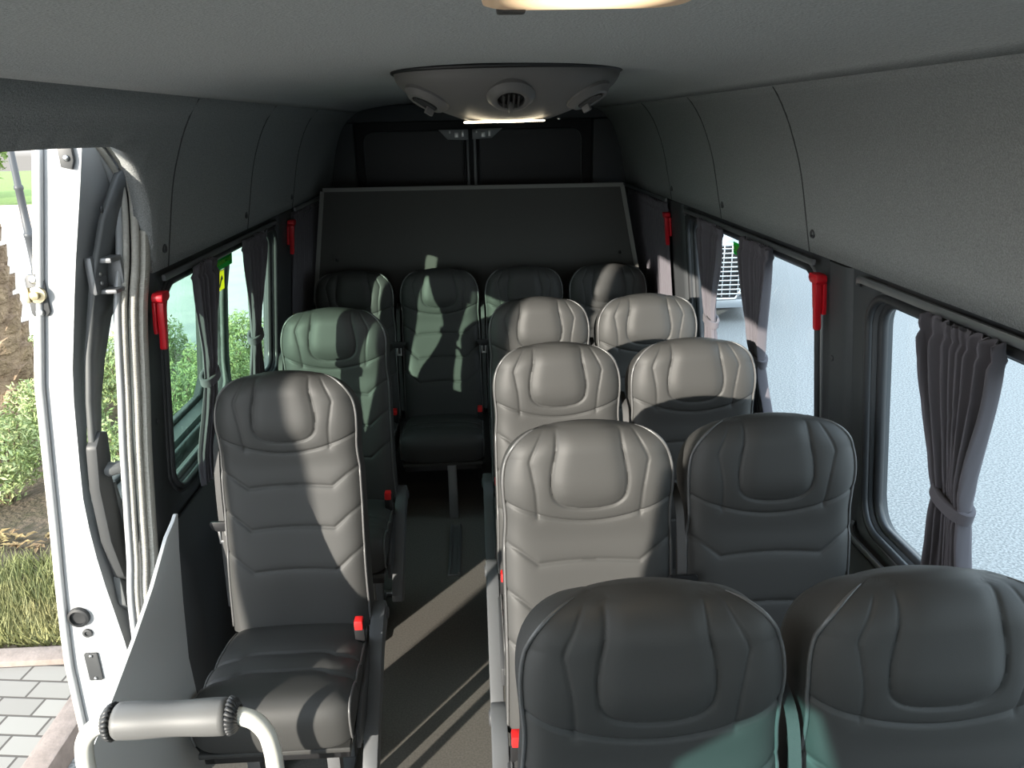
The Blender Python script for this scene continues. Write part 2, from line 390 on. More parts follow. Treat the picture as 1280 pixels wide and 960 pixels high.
# ---------------------------------------------------------------- seats
LEAN = math.radians(9.5)
def seat_backrest():
    nx, n1, n2 = 118, 150, 86
    u = np.linspace(-1, 1, nx + 1)
    u = np.sign(u) * (1 - (1 - np.abs(u)) ** 1.15)
    smile = .553 + .052 * np.abs(u) ** 1.9
    top = .790 - .012 * u ** 2
    rows = [smile * (k / n1) for k in range(n1)] + [smile + (top - smile) * (k / n2) for k in range(n2 + 1)]
    Sg = np.array(rows); U = np.broadcast_to(u, Sg.shape)
    hw = .199 - .005 * np.exp(-((Sg - .56) / .05) ** 2) + .004 * np.exp(-(Sg / .15) ** 2)
    t = np.clip((Sg - .635) / .1432, 0, 1); hw = hw * (.46 + .54 * np.sqrt(np.clip(1 - t ** 2.6, 0, 1)))
    X = U * hw
    sm = np.clip((Sg - .50) / .16, 0, 1); sm = sm * sm * (3 - 2 * sm)
    D = .030 * sm * (1 - .45 * U ** 2) + .012 * np.exp(-((Sg - .18) / .13) ** 2) + .006 * np.abs(U) ** 2
    ct = np.clip((Sg - (top - .07)) / .07, 0, 1); D = D - .026 * np.abs(U) ** 9 * (1 - ct) ** 1.5 - .060 * (1 - np.sqrt(np.clip(1 - ct * ct, 0, 1)))
    def dist(poly):
        best = np.full(X.shape, 9.0)
        for (ax, ay), (bx, by) in zip(poly[:-1], poly[1:]):
            dx, dy = bx - ax, by - ay; L = dx * dx + dy * dy + 1e-12
            q = np.clip(((X - ax) * dx + (Sg - ay) * dy) / L, 0, 1)
            best = np.minimum(best, np.hypot(X - ax - q * dx, Sg - ay - q * dy))
        return best
    def c2(P, n=8): return [(p.x, p.y) for p in catmull([(a, b, 0) for a, b in P], n)]
    Uh = [(-.074, .82), (-.077, .74), (-.086, .69), (-.089, .65), (-.083, .616), (-.062, .596), (-.03, .588), (0, .586)]
    Up = c2(Uh + [(-a, b) for a, b in Uh[-2::-1]])
    grooves = [(Up, .0048, .0036), ([(a, float(np.interp(a, u * .199, smile))) for a in np.linspace(-.206, .206, 60)], .0048, .0036)]
    for s in (-1, 1):
        grooves.append((c2([(s * .080, .815), (s * .104, .775), (s * .136, .712), (s * .135, .685), (s * .126, .63), (s * .122, .566)]), .0034, .0030))
    for zc, zo in ((.193, .262), (.322, .388), (.448, .508)):
        h = c2([(-.21, zo), (-.165, (zo + zc) / 2 + .003)], 3) + c2([(-.122, zc - .001), (-.06, zc + .004), (0, zc + .006)], 5)
        grooves.append((h + [(-a, b) for a, b in h[-2::-1]], .0042, .0038))
    for poly, A, w in grooves:
        q = dist(poly); D = D - (A * np.exp(-(q / w) ** 2) + .0022 * np.exp(-(q / .014) ** 2)) * (1 - .8 * ct ** 4)
    # pillow inside the U
    ins = np.zeros(X.shape, bool)
    for (ax, ay), (bx, by) in zip(Up, Up[1:] + Up[:1]):
        if ay != by: ins ^= ((ay > Sg) != (by > Sg)) & (X < (bx - ax) * (Sg - ay) / (by - ay) + ax)
    q = dist(Up); D = D + np.where(ins, .007 * (1 - np.exp(-(q / .022) ** 2)), 0)
    # the pads between chevrons puff slightly
    c, sn = math.cos(LEAN), math.sin(LEAN)
    y0, z0 = -.165, .44
    def P3(x, s, d): return (x, y0 + s * sn - d * c, z0 + s * c + d * sn)
    W = nx + 1
    def part(r0, r1, loop_idx):
        V = [P3(X[i, j], Sg[i, j], D[i, j]) for i in range(r0, r1 + 1) for j in range(W)]
        Fc = [((i) * W + j, (i) * W + j + 1, (i + 1) * W + j + 1, (i + 1) * W + j) for i in range(r1 - r0) for j in range(nx)]
        # shell behind
        L = [(X[i, j], Sg[i, j], D[i, j]) for i, j in loop_idx]
        n = len(L); prev = [(i - r0) * W + j for i, j in loop_idx]
        nr = []
        for k in range(n):
            a = L[max(k - 1, 0)]; b = L[min(k + 1, n - 1)]; tx, ty = b[0] - a[0], b[1] - a[1]; l = math.hypot(tx, ty) or 1
            nr.append((-ty / l, tx / l))
        for dd, oo_, ot in ((.006, .004, .001), (.02, .007, -.002), (.045, .008, -.010), (.075, .006, -.022), (.10, -.002, -.042), (.115, -.02, -.075)):
            cur = []
            for k in range(n):
                oo = oo_ + (ot - oo_) * max(0.0, nr[k][1])
                V.append(P3(L[k][0] + nr[k][0] * oo, L[k][1] + nr[k][1] * oo, -.03 - dd + (L[k][2] + .03) * max(0, 1 - dd / .05))); cur.append(len(V) - 1)
            for k in range(n - 1): Fc.append((prev[k], prev[k + 1], cur[k + 1], cur[k]))
            prev = cur
        Fc.append(tuple(prev))
        return V, Fc
    R = n1 + n2
    hiloop = [(i, 0) for i in range(n1, R, 2)] + [(R, j) for j in range(0, nx + 1, 2)] + [(i, nx) for i in range(R - 2, n1 - 1, -2)]
    # outward normals need the loop running clockwise as seen from the front (left side up, over the top, right side down)
    low = part(0, n1, [(n1, nx)] + [(i, nx) for i in range(n1 - 1, 0, -3)] + [(0, j) for j in range(nx, -1, -3)] + [(0, 0)] + [(i, 0) for i in range(2, n1, 3)] + [(n1, 0)])
    hi = part(n1, R, hiloop)
    pipes = []
    for j in (0, nx):
        pl = [P3(X[i, j] * 1.004 + (.002 if j else -.002), Sg[i, j], D[i, j] - .001) for i in list(range(4, R - 6, 4)) + list(range(R - 5, R + 1, 2))]
        pipes.append(tube(pl, [.0037] * (len(pl) - 4) + [.0032, .0026, .0018, .0008], 8))
    return low, hi, pipes
def seat_cushion():
    prof = [(-.150, .452), (-.20, .462), (-.30, .474), (-.40, .486), (-.48, .498), (-.525, .500), (-.550, .490), (-.565, .468), (-.570, .44), (-.566, .40), (-.556, .365), (-.54, .350)]
    pp = catmull([(0, a, b) for a, b in prof], 12); n = len(pp)
    ss = [0.0]
    for a, b in zip(pp[:-1], pp[1:]): ss.append(ss[-1] + (b - a).length)
    ss = np.array(ss); rows = 130; st = np.linspace(0, ss[-1], rows + 1)
    py = np.interp(st, ss, [p.y for p in pp]); pz = np.interp(st, ss, [p.z for p in pp])
    ty = np.gradient(py); tz = np.gradient(pz); l = np.hypot(ty, tz); ny, nz = tz / l, -ty / l
    if nz[0] < 0: ny, nz = -ny, -nz
    nx = 80; u = np.linspace(-1, 1, nx + 1); u = np.sign(u) * (1 - (1 - np.abs(u)) ** 1.15); W = nx + 1
    U, T = np.meshgrid(u, st); PY = py[:, None] + 0 * U
    hw = .200 - .006 * np.exp(-(T / .05) ** 2); X = U * hw
    D = -.020 * np.abs(U) ** 9 + .006 * (1 - U ** 2)
    def wav(y0, y1):
        P = [(-.21, y0), (-.14, y0 + .0), (-.10, y1), (0, y1), (.10, y1), (.14, y0), (.21, y0)]
        return [(p.x, p.y) for p in catmull([(a, b, 0) for a, b in P], 6)]
    for poly in (wav(-.335, -.315), wav(-.425, -.405)):
        g = np.interp(X, [p[0] for p in poly], [p[1] for p in poly]); q = np.abs(PY - g)
        D = D - .006 * np.exp(-(q / .005) ** 2) - .006 * np.exp(-(q / .025) ** 2)
    V = [(X[i, j], py[i] + ny[i] * D[i, j], pz[i] + nz[i] * D[i, j]) for i in range(rows + 1) for j in range(W)]
    Fc = [(i * W + j, i * W + j + 1, (i + 1) * W + j + 1, (i + 1) * W + j) for i in range(rows) for j in range(nx)]
    pipes = []
    for j in (0, nx):
        s = -1 if j == 0 else 1; edge = [i * W + j for i in range(rows + 1)]
        prev = edge
        for k in (1, 2, 3):
            cur = []
            for i in range(rows + 1):
                p = V[edge[i]]; zt = .345
                V.append((p[0] + s * (.004 if k < 3 else -.004), p[1] * (1 - k * .01), p[2] + (zt - p[2]) * k / 3)); cur.append(len(V) - 1)
            for i in range(rows): Fc.append((prev[i], prev[i + 1], cur[i + 1], cur[i]))
            prev = cur
        pipes.append(tube([(V[e][0] + s * .002, V[e][1] + ny[i * 4] * .001, V[e][2]) for i, e in enumerate(edge[::4])], .0034, 8))
    bottom = box(-.196, .196, -.55, -.16, .335, .350, .004)
    return join((V, Fc), bottom), pipes
_low, _hi, _pipe = seat_backrest()
_cus, _cpipe = seat_cushion()
def seat_armrest(sx):
    # swung-down armrest at the aisle side: flat top piece, then the long slope
    P = [(-.055, .46), (-.075, .502), (-.105, .505), (-.20, .474), (-.46, .272), (-.488, .245), (-.487, .218), (-.46, .205), (-.435, .212), (-.19, .40), (-.09, .425)]
    a = prism(P, .042, 'x', .007)
    return moved(a, (sx * .228 - .021, 0, -.028))
def build_seat(name, arm=0, buckle=0, belt=True, legs='pair', slack=0.0):
    r = empty(name)
    b = mesh('backrest', _low, M['vinyl'], r, angle=70)
    mesh('piping', _pipe[0], M['piping'], b); mesh('piping', _pipe[1], M['piping'], b)
    mesh('headrest', _hi, M['vinyl'], r, angle=70)
    c = mesh('cushion', _cus, M['vinyl'], r, angle=60)
    mesh('piping', _cpipe[0], M['piping'], c); mesh('piping', _cpipe[1], M['piping'], c)
    fr = join(box(-.185, .185, -.53, -.50, .30, .335, .004), box(-.185, .185, -.20, -.17, .30, .335, .004), box(-.19, -.16, -.53, -.17, .30, .335, .004), box(.16, .19, -.53, -.17, .30, .335, .004))
    mesh('base_frame', fr, M['black'], r)
    if legs == 'pair':
        for sx in (-.10, .12):
            leg = join(box(sx - .018, sx + .018, -.44, -.40, .02, .30, .004), box(sx - .018, sx + .018, -.24, -.20, .02, .30, .004), box(sx - .02, sx + .02, -.50, -.16, .0, .02, .004))
            mesh('leg', leg, M['dullsteel'], r, angle=40)
        mesh('foot_bar', box(-.16, .20, -.035 - .13, -.01 - .13, .0, .02, .004), M['steel'], r)
    else:
        mesh('leg', join(box(.020, .065, -.54, -.51, .0, .335, .006), box(.0, .085, -.60, -.45, .0, .010, .003)), M['dullsteel'], r, angle=40)
    if arm:
        a = mesh('armrest', seat_armrest(arm), M['armgrey'], r, angle=35)
        Mx = Matrix.Translation((arm * .230, -.085, .434)) @ Matrix.Rotation(arm * PI / 2, 4, 'Y')
        mesh('pivot_cap', xf(lathe([(.022, 0), (.022, .020), (.016, .024), (.001, .024)], 20), Mx), M['plastic'], a)
        mesh('side_cover', prism([(-.16, .30), (-.50, .30), (-.50, .36), (-.42, .40), (-.18, .43)], .012, 'x', .003), M['plastic'], r).location = (arm * .2075 - .006, 0, 0)
    if buckle:
        k = mesh('buckle', box(buckle * .190 - .015, buckle * .190 + .015, -.255, -.228, .44, .520, .006), M['black'], r, angle=40)
        mesh('release_button', box(buckle * .190 - .012, buckle * .190 + .012, -.262, -.232, .500, .530, .004), M['redbutton'], k, angle=40)
    if belt:
        # webbing hangs from behind the shoulder down the left edge to a tongue
        x = -.222
        P = [(-.2203, .02, 1.03), (-.2203, -.05, 1.0), (-.2203, -.085, .92), (-.2203, -.105, .82), (-.2203, -.12, .68), (-.2203, -.14, .48)]
        P = catmull([(a - slack * .12, b + slack, c) for a, b, c in P], 6); V = []; Fc = []
        for i, p in enumerate(P):
            w = .012
            V += [(p.x - w * .75, p.y - .001, p.z), (p.x + w * .75, p.y - .006, p.z), (p.x + w * .75, p.y - .0045, p.z), (p.x - w * .75, p.y + .0015, p.z)]
        for i in range(len(P) - 1):
            for k in range(4): Fc.append((i * 4 + k, i * 4 + (k + 1) % 4, i * 4 + 4 + (k + 1) % 4, i * 4 + 4 + k))
        Fc += [(0, 1, 2, 3), tuple(len(V) - 4 + k for k in range(4))]
        sb = mesh('seat_belt', (V, Fc), M['web'], r, angle=40)
        tg = join(prism([(-.036, .012), (-.030, -.004), (-.014, -.014), (.014, -.014), (.030, -.004), (.036, .012), (.030, .018), (-.030, .018)], .010, 'y', .002))
        tn = mesh('tongue', moved(tg, (-.2203 - slack * .12, -.125 + slack, .835 - slack * 1.5)), M['black'], sb, angle=40)
        mesh('latch_plate', moved(join(box(-.013, -.006, 0, .003, -.05, -.012, .001), box(.006, .013, 0, .003, -.05, -.012, .001), box(-.013, .013, 0, .003, -.056, -.046, .001)), (-.2203 - slack * .12, -.122 + slack, .835 - slack * 1.5)), M['steel'], sb, angle=40)
    return r
XW, XA = .687, .246
protos = {}
def place(kind, x, y, label, group, dz=0, rz=0):
    kw = dict(aisle=dict(arm=-1, buckle=-1, belt=False), window=dict(arm=0, buckle=0), single=dict(arm=1, buckle=1, slack=.06), bench=dict(arm=0, buckle=1, legs='one'))[kind]
    if kind in protos: r = copy_tree(protos[kind])
    else: r = protos[kind] = build_seat('passenger_seat', **kw)
    r.location = (x, y, dz); r.rotation_euler = (0, 0, rz)
    return tag(r, label, 'seat', group)
ord_ = ['nearest', 'second', 'third', 'fourth']
for k in range(4):
    y = 1.007 + .687 * k
    place('aisle', XA, y, ['black vinyl seat nearest the camera, cut off by the bottom edge, left of its pair', 'sunlit black seat in the second right-hand row, on the aisle', 'sunlit black seat in the third right-hand row, on the aisle', 'smallest sunlit aisle seat, fourth right-hand row, just ahead of the back bench'][k], 'right-hand double seats')
    place('window', XW, y, ['black vinyl seat in the bottom right corner, beside the large front window', 'black seat in the second right-hand row, by the wall under the front hammer', 'black seat in the third right-hand row, below the tied middle curtains', 'sunlit wall-side seat of the fourth right-hand row, ahead of the rear curtain'][k], 'right-hand double seats')
place('single', -.566, 2.169, 'large single black seat on the left, behind the padded grab rail', 'left-hand single seats')
place('single', -.565, 2.985, 'second single seat on the left, lit green through the window', 'left-hand single seats')
for k, lb in enumerate(['back bench seat at the right end, beside the right rear curtain', 'back bench seat second from the right, behind the sunlit aisle seat', 'back bench seat facing the aisle, with its whole cushion in view', 'back bench seat at the left end, dark against the board']):
    place('bench', XW - .4415 * k, 4.022, lb, 'back bench seats', -.04)

# ---------------------------------------------------------------- curtains, tracks, hammers
def ramp(z, pts):
    zs = [p[0] for p in pts]; vs = [p[1] for p in pts]
    i = max(0, min(len(zs) - 2, int(np.searchsorted(zs, z)) - 1)); t = (z - zs[i]) / (zs[i + 1] - zs[i]); t = min(1, max(0, t))
    t = t * t * (3 - 2 * t) if 0 < i or len(zs) > 2 else t
    return vs[i] + (vs[i + 1] - vs[i]) * t
def curtain(label, side, top, knot, bot, zt=1.495, zb=.80, n=7, off=.042, amp=.013, group=None, seed=1, thick=.0018):
    rnd = random.Random(seed); ph = [rnd.uniform(-.5, .5) for _ in range(60)]
    nu, nz = n * 14, 90; V = []; Fc = []
    for k in range(nz + 1):
        z = zb + (zt - zb) * k / nz
        if knot:
            zk = knot[2]; a = ramp(z, [(zb, bot[0]), (zk, knot[0]), (zt - .02, top[0]), (zt + .01, top[0])]); b = ramp(z, [(zb, bot[1]), (zk, knot[1]), (zt - .02, top[1]), (zt + .01, top[1])])
        else:
            t = (z - zb) / (zt - zb); a = bot[0] + (top[0] - bot[0]) * t; b = bot[1] + (top[1] - bot[1]) * t
        hd = max(0, (z - (zt - .045)) / .045); fr = max(0.0, 1 - abs(z - (zt - .03)) / .012)
        for j in range(nu + 1):
            s = j / nu; w = s * n + ph[int(s * 17)] * 0
            w = s * n + .25 * math.sin(2 * PI * s * 1.7 + seed) + .1 * math.sin(9 * z + seed * 2 + 5 * s)
            am = amp * (1 - .45 * hd) * (1 + .35 * math.sin(7 * s + seed))
            q = math.sin(2 * PI * w); x = am * q * (1 + .3 * q) + .004 * math.sin(4 * PI * w + 3 * z)
            if hd > 0: x += .0045 * hd * math.sin(2 * PI * w * 2.3 + 40 * z)
            x -= .006 * fr
            if knot: x *= 1 - .25 * math.exp(-((z - knot[2]) / .03) ** 2)
            yy = a + (b - a) * s + .35 * am * math.cos(2 * PI * w)
            V.append((wallx(z, side, off + x), yy, z + (.004 * math.sin(2 * PI * w * 2.1 + seed) if k == nz else 0)))
    W = nu + 1
    for k in range(nz):
        for j in range(nu): Fc.append((k * W + j, k * W + j + 1, (k + 1) * W + j + 1, (k + 1) * W + j))
    r = empty('curtain', (0, 0, 0)); r.location = (wallx(zb, side, off), (bot[0] + bot[1]) / 2, zb)
    V = [(p[0] - r.location.x, p[1] - r.location.y, p[2] - r.location.z) for p in V]
    o = mesh('cloth', (V, Fc), M['curtain'], r); solid(o, thick, 0)
    if knot:
        zk = knot[2]; P = []; ym = (knot[0] + knot[1]) / 2; hy = abs(knot[1] - knot[0]) / 2 + .008
        for t in range(28):
            a = 2 * PI * t / 28
            P.append((wallx(zk, side, off + (amp + .010) * math.cos(a)) - r.location.x, ym + hy * math.sin(a) - r.location.y, zk + .012 * math.sin(a) - r.location.z))
        sec = [(1.0, .25), (.9, .4), (-.9, .4), (-1.0, .25), (-1.0, -.25), (-.9, -.4), (.9, -.4), (1.0, -.25)]
        mesh('tieback', tube(P, .014, closed=True, sec=sec), M['curtain'], r, angle=50)
    return tag(r, label, 'curtain', group)
gt = 'tied curtains'
curtain('large grey-violet curtain tied in the middle, at the big right front window', 1, (1.2585, 1.5039), (1.3225, 1.4198, 1.13), (1.2843, 1.4561), n=8, group=gt, seed=1)
curtain('grey curtain tied in the middle, nearer the camera of two at the right middle window', 1, (2.3527, 2.6401), (2.4587, 2.5446, 1.1), (2.3537, 2.5351), n=7, group=gt, seed=2)
curtain('grey curtain tied in the middle, farther of two at the right middle window', 1, (2.8502, 3.1748), (2.9982, 3.0985, 1.1), (2.9123, 3.151), n=7, group=gt, seed=3)
curtain('dark curtain tied in the middle, nearer of two at the left window', -1, (2.3155, 2.516), (2.3871, 2.4683, 1.125), (2.2773, 2.4348), n=6, group=gt, seed=4)
curtain('dark curtain tied in the middle, farther of two at the left window', -1, (2.855, 3.1939), (2.9409, 3.0316, 1.11), (2.8836, 3.1414), n=7, group=gt, seed=5)
curtain('spread pleated curtain lit by the sun at the right rear window', 1, (3.7882, 4.7255), None, (3.7882, 4.7255), n=22, off=.022, amp=.007, group='spread rear curtains', seed=6)
curtain('spread pleated curtain at the left rear window, beside the board', -1, (3.7806, 4.7381), None, (3.7806, 4.7381), n=22, off=.012, amp=.0045, group='spread rear curtains', seed=7)
def track(label, side, y0, y1, z, up=True):
    P = []
    for y in np.linspace(y0, y1 - .05, 14): P.append((wallx(z, side, .022), y, z))
    for t in (0.25, .5, .75, 1.0):
        a = t * PI / 2; P.append((wallx(z, side, .022 - .018 * (1 - math.cos(a))), y1 - .05 + .05 * math.sin(a), z - (.022 if up else -.03) * (1 - math.cos(a))))
    sec = [(1, .45), (.7, .6), (-.7, .6), (-1, .45), (-1, -.45), (-.7, -.6), (.7, -.6), (1, -.45)]
    o = mesh('curtain_rail', tube(P, .0085, sec=sec), M['rail'], angle=50); return tag(o, label, 'curtain rail', 'curtain rails')
track('metal curtain track over the big right front window, with a hooked end', 1, .35, 1.855, 1.503)
track('metal curtain track along the sill of the big right front window', 1, .35, 1.85, .792, False)
track('metal curtain track over the right middle window', 1, 2.09, 3.50, 1.498)
track('metal curtain track along the sill of the right middle window', 1, 2.09, 3.50, .792, False)
track('dark-lit metal curtain track over the left side window', -1, 2.14, 3.46, 1.498)
track('metal curtain track over the right rear window, above the spread curtain', 1, 3.80, 4.88, 1.512)
track('metal curtain track over the left rear window, above the spread curtain', -1, 3.80, 4.84, 1.512)

def hammer(label, side, y, z):
    r = empty('emergency_hammer', (wallx(z, side, .014), y, z))
    def put(vf):
        return [(-side * p[2] - side * .105 * p[1] * 1.0, p[0], p[1]) for p in vf[0]], vf[1]
    def pz(poly, d0, d1, bev=.002):
        return put(moved(prism(poly, d1 - d0, 'z', bev), (0, 0, d0)))
    mesh('holder', pz([(-.017, .055), (.017, .055), (.015, -.02), (.011, -.035), (-.011, -.035), (-.015, -.02)], .0, .010), M['red'], r, angle=40)
    h = mesh('hammer_head', pz([(-.030, .072), (-.022, .080), (.018, .080), (.030, .070), (.028, .058), (.016, .052), (-.018, .052), (-.030, .060)], .004, .034, .005), M['red'], r, angle=40)
    mesh('steel_tip', put(([(p[2] * .9, .068 + p[0] * .9, .026 + p[1] * .9) for p in lathe([(.006, -.004), (.006, .004), (.001, .010)], 12)[0]], lathe([(.006, -.004), (.006, .004), (.001, .010)], 12)[1])), M['steel'], h)
    mesh('handle', pz([(-.014, .054), (.014, .054), (.0115, -.015), (.009, -.020), (.0085, -.074), (.005, -.080), (-.005, -.080), (-.0085, -.074), (-.009, -.020), (-.0115, -.015)], .012, .030, .003), M['red'], r, angle=40)
    return tag(r, label, 'hammer', 'red emergency hammers')
hammer('red emergency hammer on the pillar between the two right-hand windows', 1, 2.040, 1.398)
hammer('red emergency hammer beside the right rear curtain', 1, 3.768, 1.378)
hammer('red emergency hammer just behind the sliding door opening on the left', -1, 2.082, 1.392)
hammer('small red emergency hammer beside the left rear curtain', -1, 3.68, 1.398)

# stickers on the window glass
def sticker(label, side, y0, y1, z0, z1, base, lines=None, stripe=None, fig=False):
    yc, zc = (y0 + y1) / 2, (z0 + z1) / 2
    r = empty('window_sticker', (wallx(zc, side, -.0355), yc, zc)); w = y1 - y0; h = z1 - z0
    lean = side * .105
    r.rotation_euler = (0, -math.atan(lean), 0)
    d = -side
    mesh('film', box(min(0, d * .0008), max(0, d * .0008), -w / 2, w / 2, -h / 2, h / 2), base, r, smooth=False)
    x = d * .0014
    if stripe:
        mesh('band', box(min(x, x - d * .0006), max(x, x - d * .0006), -w * .47, w * .47, -h * .26, h * .26), stripe, r, smooth=False)
    for body, size, zo, mt in (lines or []):
        t = text('lettering', body, size, mt, r)
        t.rotation_euler = (PI / 2, 0, PI / 2 if side < 0 else -PI / 2); t.location = (d * .0022, 0, zo)
    if fig:   # small hand-and-hammer like pictogram
        V, F2 = prism([(-.30 * w, -.34 * h), (-.10 * w, -.30 * h), (.12 * w, .0), (.30 * w, .05 * h), (.16 * w, .26 * h), (.02 * w, .16 * h), (-.06 * w, .02 * h)], d * .0006, 'x')
        mesh('pictogram', moved((V, F2), (x, 0, 0)), M['stdark'], r, smooth=False)
    return tag(r, label, 'sticker')
sticker('dark green lettered sticker at the top of the left window', -1, 2.76, 2.965, 1.400, 1.452, M['stgreen'], [('EMERGENCY EXIT', .021, -.002, M['stlime'])], None)
sticker('yellow pictogram sticker below the green one on the left window', -1, 2.775, 2.862, 1.325, 1.396, M['styellow'], fig=True)
sticker('small white label over the green sticker on the left window', -1, 2.765, 2.815, 1.4535, 1.4605, M['stwhite'])
sticker('bright green lettered sticker at the top of the right middle window', 1, 2.77, 2.966, 1.382, 1.430, M['stgreen'], [('EXIT', .026, -.001, M['stdark'])], M['stlime'])
sticker('yellow sticker below the green one on the right middle window', 1, 2.79, 2.856, 1.300, 1.378, M['styellow'], fig=True)

# ---------------------------------------------------------------- roof duct and dome lamp
r = empty('air_duct', (.10, 2.25, 2.012)); tag(r, 'grey roof air duct with three round vents and a strip light under it', 'air vent')
def duct_pt(a, t):
    e = .80; c, s = math.cos(a), math.sin(a); c = math.copysign(abs(c) ** e, c); s = math.copysign(abs(s) ** e, s)
    k = t ** 1.9
    return Vector(((.302 - .20 * k) * c, (.285 - .19 * k) * s, -.003 - .122 * t ** .95))
V = []; Fc = []; na, ntt = 72, 16
for i in range(ntt + 1):
    for k in range(na): V.append(duct_pt(2 * PI * k / na, i / ntt))
for i in range(ntt):
    for k in range(na): Fc.append((i * na + k, i * na + (k + 1) % na, (i + 1) * na + (k + 1) % na, (i + 1) * na + k))
Fc.append(tuple(ntt * na + k for k in range(na)))
mesh('housing', (V, Fc), M['duct'], r, angle=50)
P = [duct_pt(2 * PI * k / 60, 0) * 1.0 + Vector((0, 0, .0)) for k in range(60)]
mesh('shadow_gap', tube([(p.x * 1.01, p.y * 1.01, p.z + .002) for p in P], .006, 6, True), M['black'], r)
for xw in (-.112, .096, .304):
    best = min(((duct_pt(2 * PI * k / 360, t / 40), 2 * PI * k / 360, t / 40) for k in range(180, 360) for t in range(4, 38)), key=lambda q: abs(q[0].x - (xw - .10)) + abs(q[0].z + .070))
    p, a, t = best
    n = (duct_pt(a + .03, t) - duct_pt(a - .03, t)).cross(duct_pt(a, t + .02) - duct_pt(a, t - .02)).normalized()
    if n.z > 0: n = -n
    q = n.to_track_quat('Z', 'Y').to_matrix().to_4x4(); Mx = Matrix.Translation(p) @ q
    v = mesh('vent', xf(join(lathe([(.034, .001), (.034, .012), (.040, .015), (.048, .012), (.054, .005), (.060, .0), (.060, -.02), (.034, -.02)], 32)), Mx), M['duct'], r, angle=50)
    mesh('vent_core', xf(lathe([(.035, -.012), (.035, .001), (.001, .002)], 24), Mx), M['ductdark'], v)
    mesh('louvre', xf(join(*[box(-.0025 + d, .0025 + d, -math.sqrt(.031 ** 2 - d * d), math.sqrt(.031 ** 2 - d * d), .0, .016, .001) for d in (-.018, -.006, .006, .018)]), Mx), M['ductdark'], v, smooth=False)
    mesh('thumb_tab', xf(join(box(-.006, .006, -.030, -.008, .008, .032, .003)), Mx), M['duct'], v, angle=40)
mesh('strip_light', box(-.115, .095, -.100, -.090, -.1285, -.124, .0015), M['led'], r)
mesh('strip_light', box(-.12, .045, -.03, -.02, -.1295, -.125, .0015), M['led'], r)
mesh('screw', moved(lathe([(.004, 0), (.004, -.004), (.001, -.005)], 12), (.135, -.07, -.120)), M['steel'], r)

r = empty('dome_lamp', (.118, .80, 2.014)); tag(r, 'glowing warm dome lamp at the top edge of the picture', 'lamp')
def slab(x, y, z0, z1, rr):
    return prism(rrect(-x, x, -y, y, rr, 8), z1 - z0, 'z', .006)
mesh('bezel', moved(slab(.122, .092, 0, .012, .045), (0, 0, -.012)), M['lensrim'], r, angle=40)
l = mesh('lens', moved(slab(.104, .078, 0, .012, .04), (0, 0, -.024)), M['lens'], r, angle=40)
mesh('switch', box(-.088, -.058, .068, .086, -.027, -.010, .003), M['ductdark'], r, angle=40)

# ---------------------------------------------------------------- luggage board and back doors
r = empty('luggage_board', (0, 4.255, .30)); tag(r, 'tall dark board with pale edging standing behind the back bench', 'board')
bp = [(-.895, 0), (-.895, .66), (-.80, 1.262), (.808, 1.254), (.922, .66), (.925, 0)]
mesh('panel', prism(bp, .018, 'y'), M['part'], r, smooth=False)
def edge(a, b, w, m):
    a = Vector((a[0], 0, a[1])); b = Vector((b[0], 0, b[1])); d = (b - a).normalized(); n = Vector((-d.z, 0, d.x)) * w
    P = [a - n * .4, b - n * .4, b + n * .6, a + n * .6]
    v = [(p.x, -.006, p.z) for p in P] + [(p.x, .024, p.z) for p in P]
    return v, [(0, 1, 2, 3), (7, 6, 5, 4), (0, 4, 5, 1), (1, 5, 6, 2), (2, 6, 7, 3), (3, 7, 4, 0)]
mesh('edging', edge((-.80, 1.262), (.808, 1.254), .020, 0), M['partedge'], r, smooth=False)
mesh('edging', edge((-.895, .66), (-.80, 1.255), .022, 0), M['partedge'], r, smooth=False)
mesh('edging', edge((.80, 1.25), (.922, .66), .022, 0), M['partedge'], r, smooth=False)
for x in (-.757, .797):
    mesh('screw_head', xf(lathe([(.009, 0), (.009, .003), (.001, .005)], 14), Matrix.Translation((x, 0, .892)) @ Matrix.Rotation(PI / 2, 4, 'X')), M['black'], r)
for nm, x0, x1, lab, s in (('door_1', -.80, -.035, 'left back door leaf, dark behind the board', -1), ('door_2', .03, .85, 'right back door leaf, dark behind the board', 1)):
    o = mesh(nm, box(x0, x1, 4.94, 4.985, .02, 1.905, .01), M['black'], angle=40); struct(o, lab, 'door')
    a, b = (-.655, -.055) if s < 0 else (.045, .672)
    P = [(x, 4.937, z) for x, z in rrect(a, b, .95, 1.845, .06)]
    mesh('window_seal', tube(P, .006, 8, True), M['gasket'], o)
    mesh('pane', prism(rrect(a + .004, b - .004, .954, 1.841, .056), .004, 'y'), M['black'], o, smooth=False).location = (0, 4.933, 0)
    xs = (-.034, -.018) if s < 0 else (.008, .026)
    mesh('edge_strip', box(xs[0], xs[1], 4.90, 4.94, .1, 1.80, .004), M['dullsteel'], o, angle=40)
    pl = [(-.20, 1.853), (-.02, 1.853), (-.02, 1.79), (-.145, 1.795)] if s < 0 else [(.004, 1.853), (.188, 1.856), (.122, 1.80), (.004, 1.793)]
    lk = mesh('lock_plate', moved(prism(pl, .03, 'y', .003), (0, 4.87, 0)), M['dullsteel'], o, angle=40)
    cx = -.09 if s < 0 else .07
    mesh('lock_bolt', join(box(cx - .012, cx + .012, 4.855, 4.872, 1.805, 1.835, .003), box(cx + .03, cx + .045, 4.855, 4.872, 1.81, 1.845, .003), box(cx - .045, cx - .035, 4.86, 4.872, 1.83, 1.845, .002)), M['steel'], lk, angle=40)
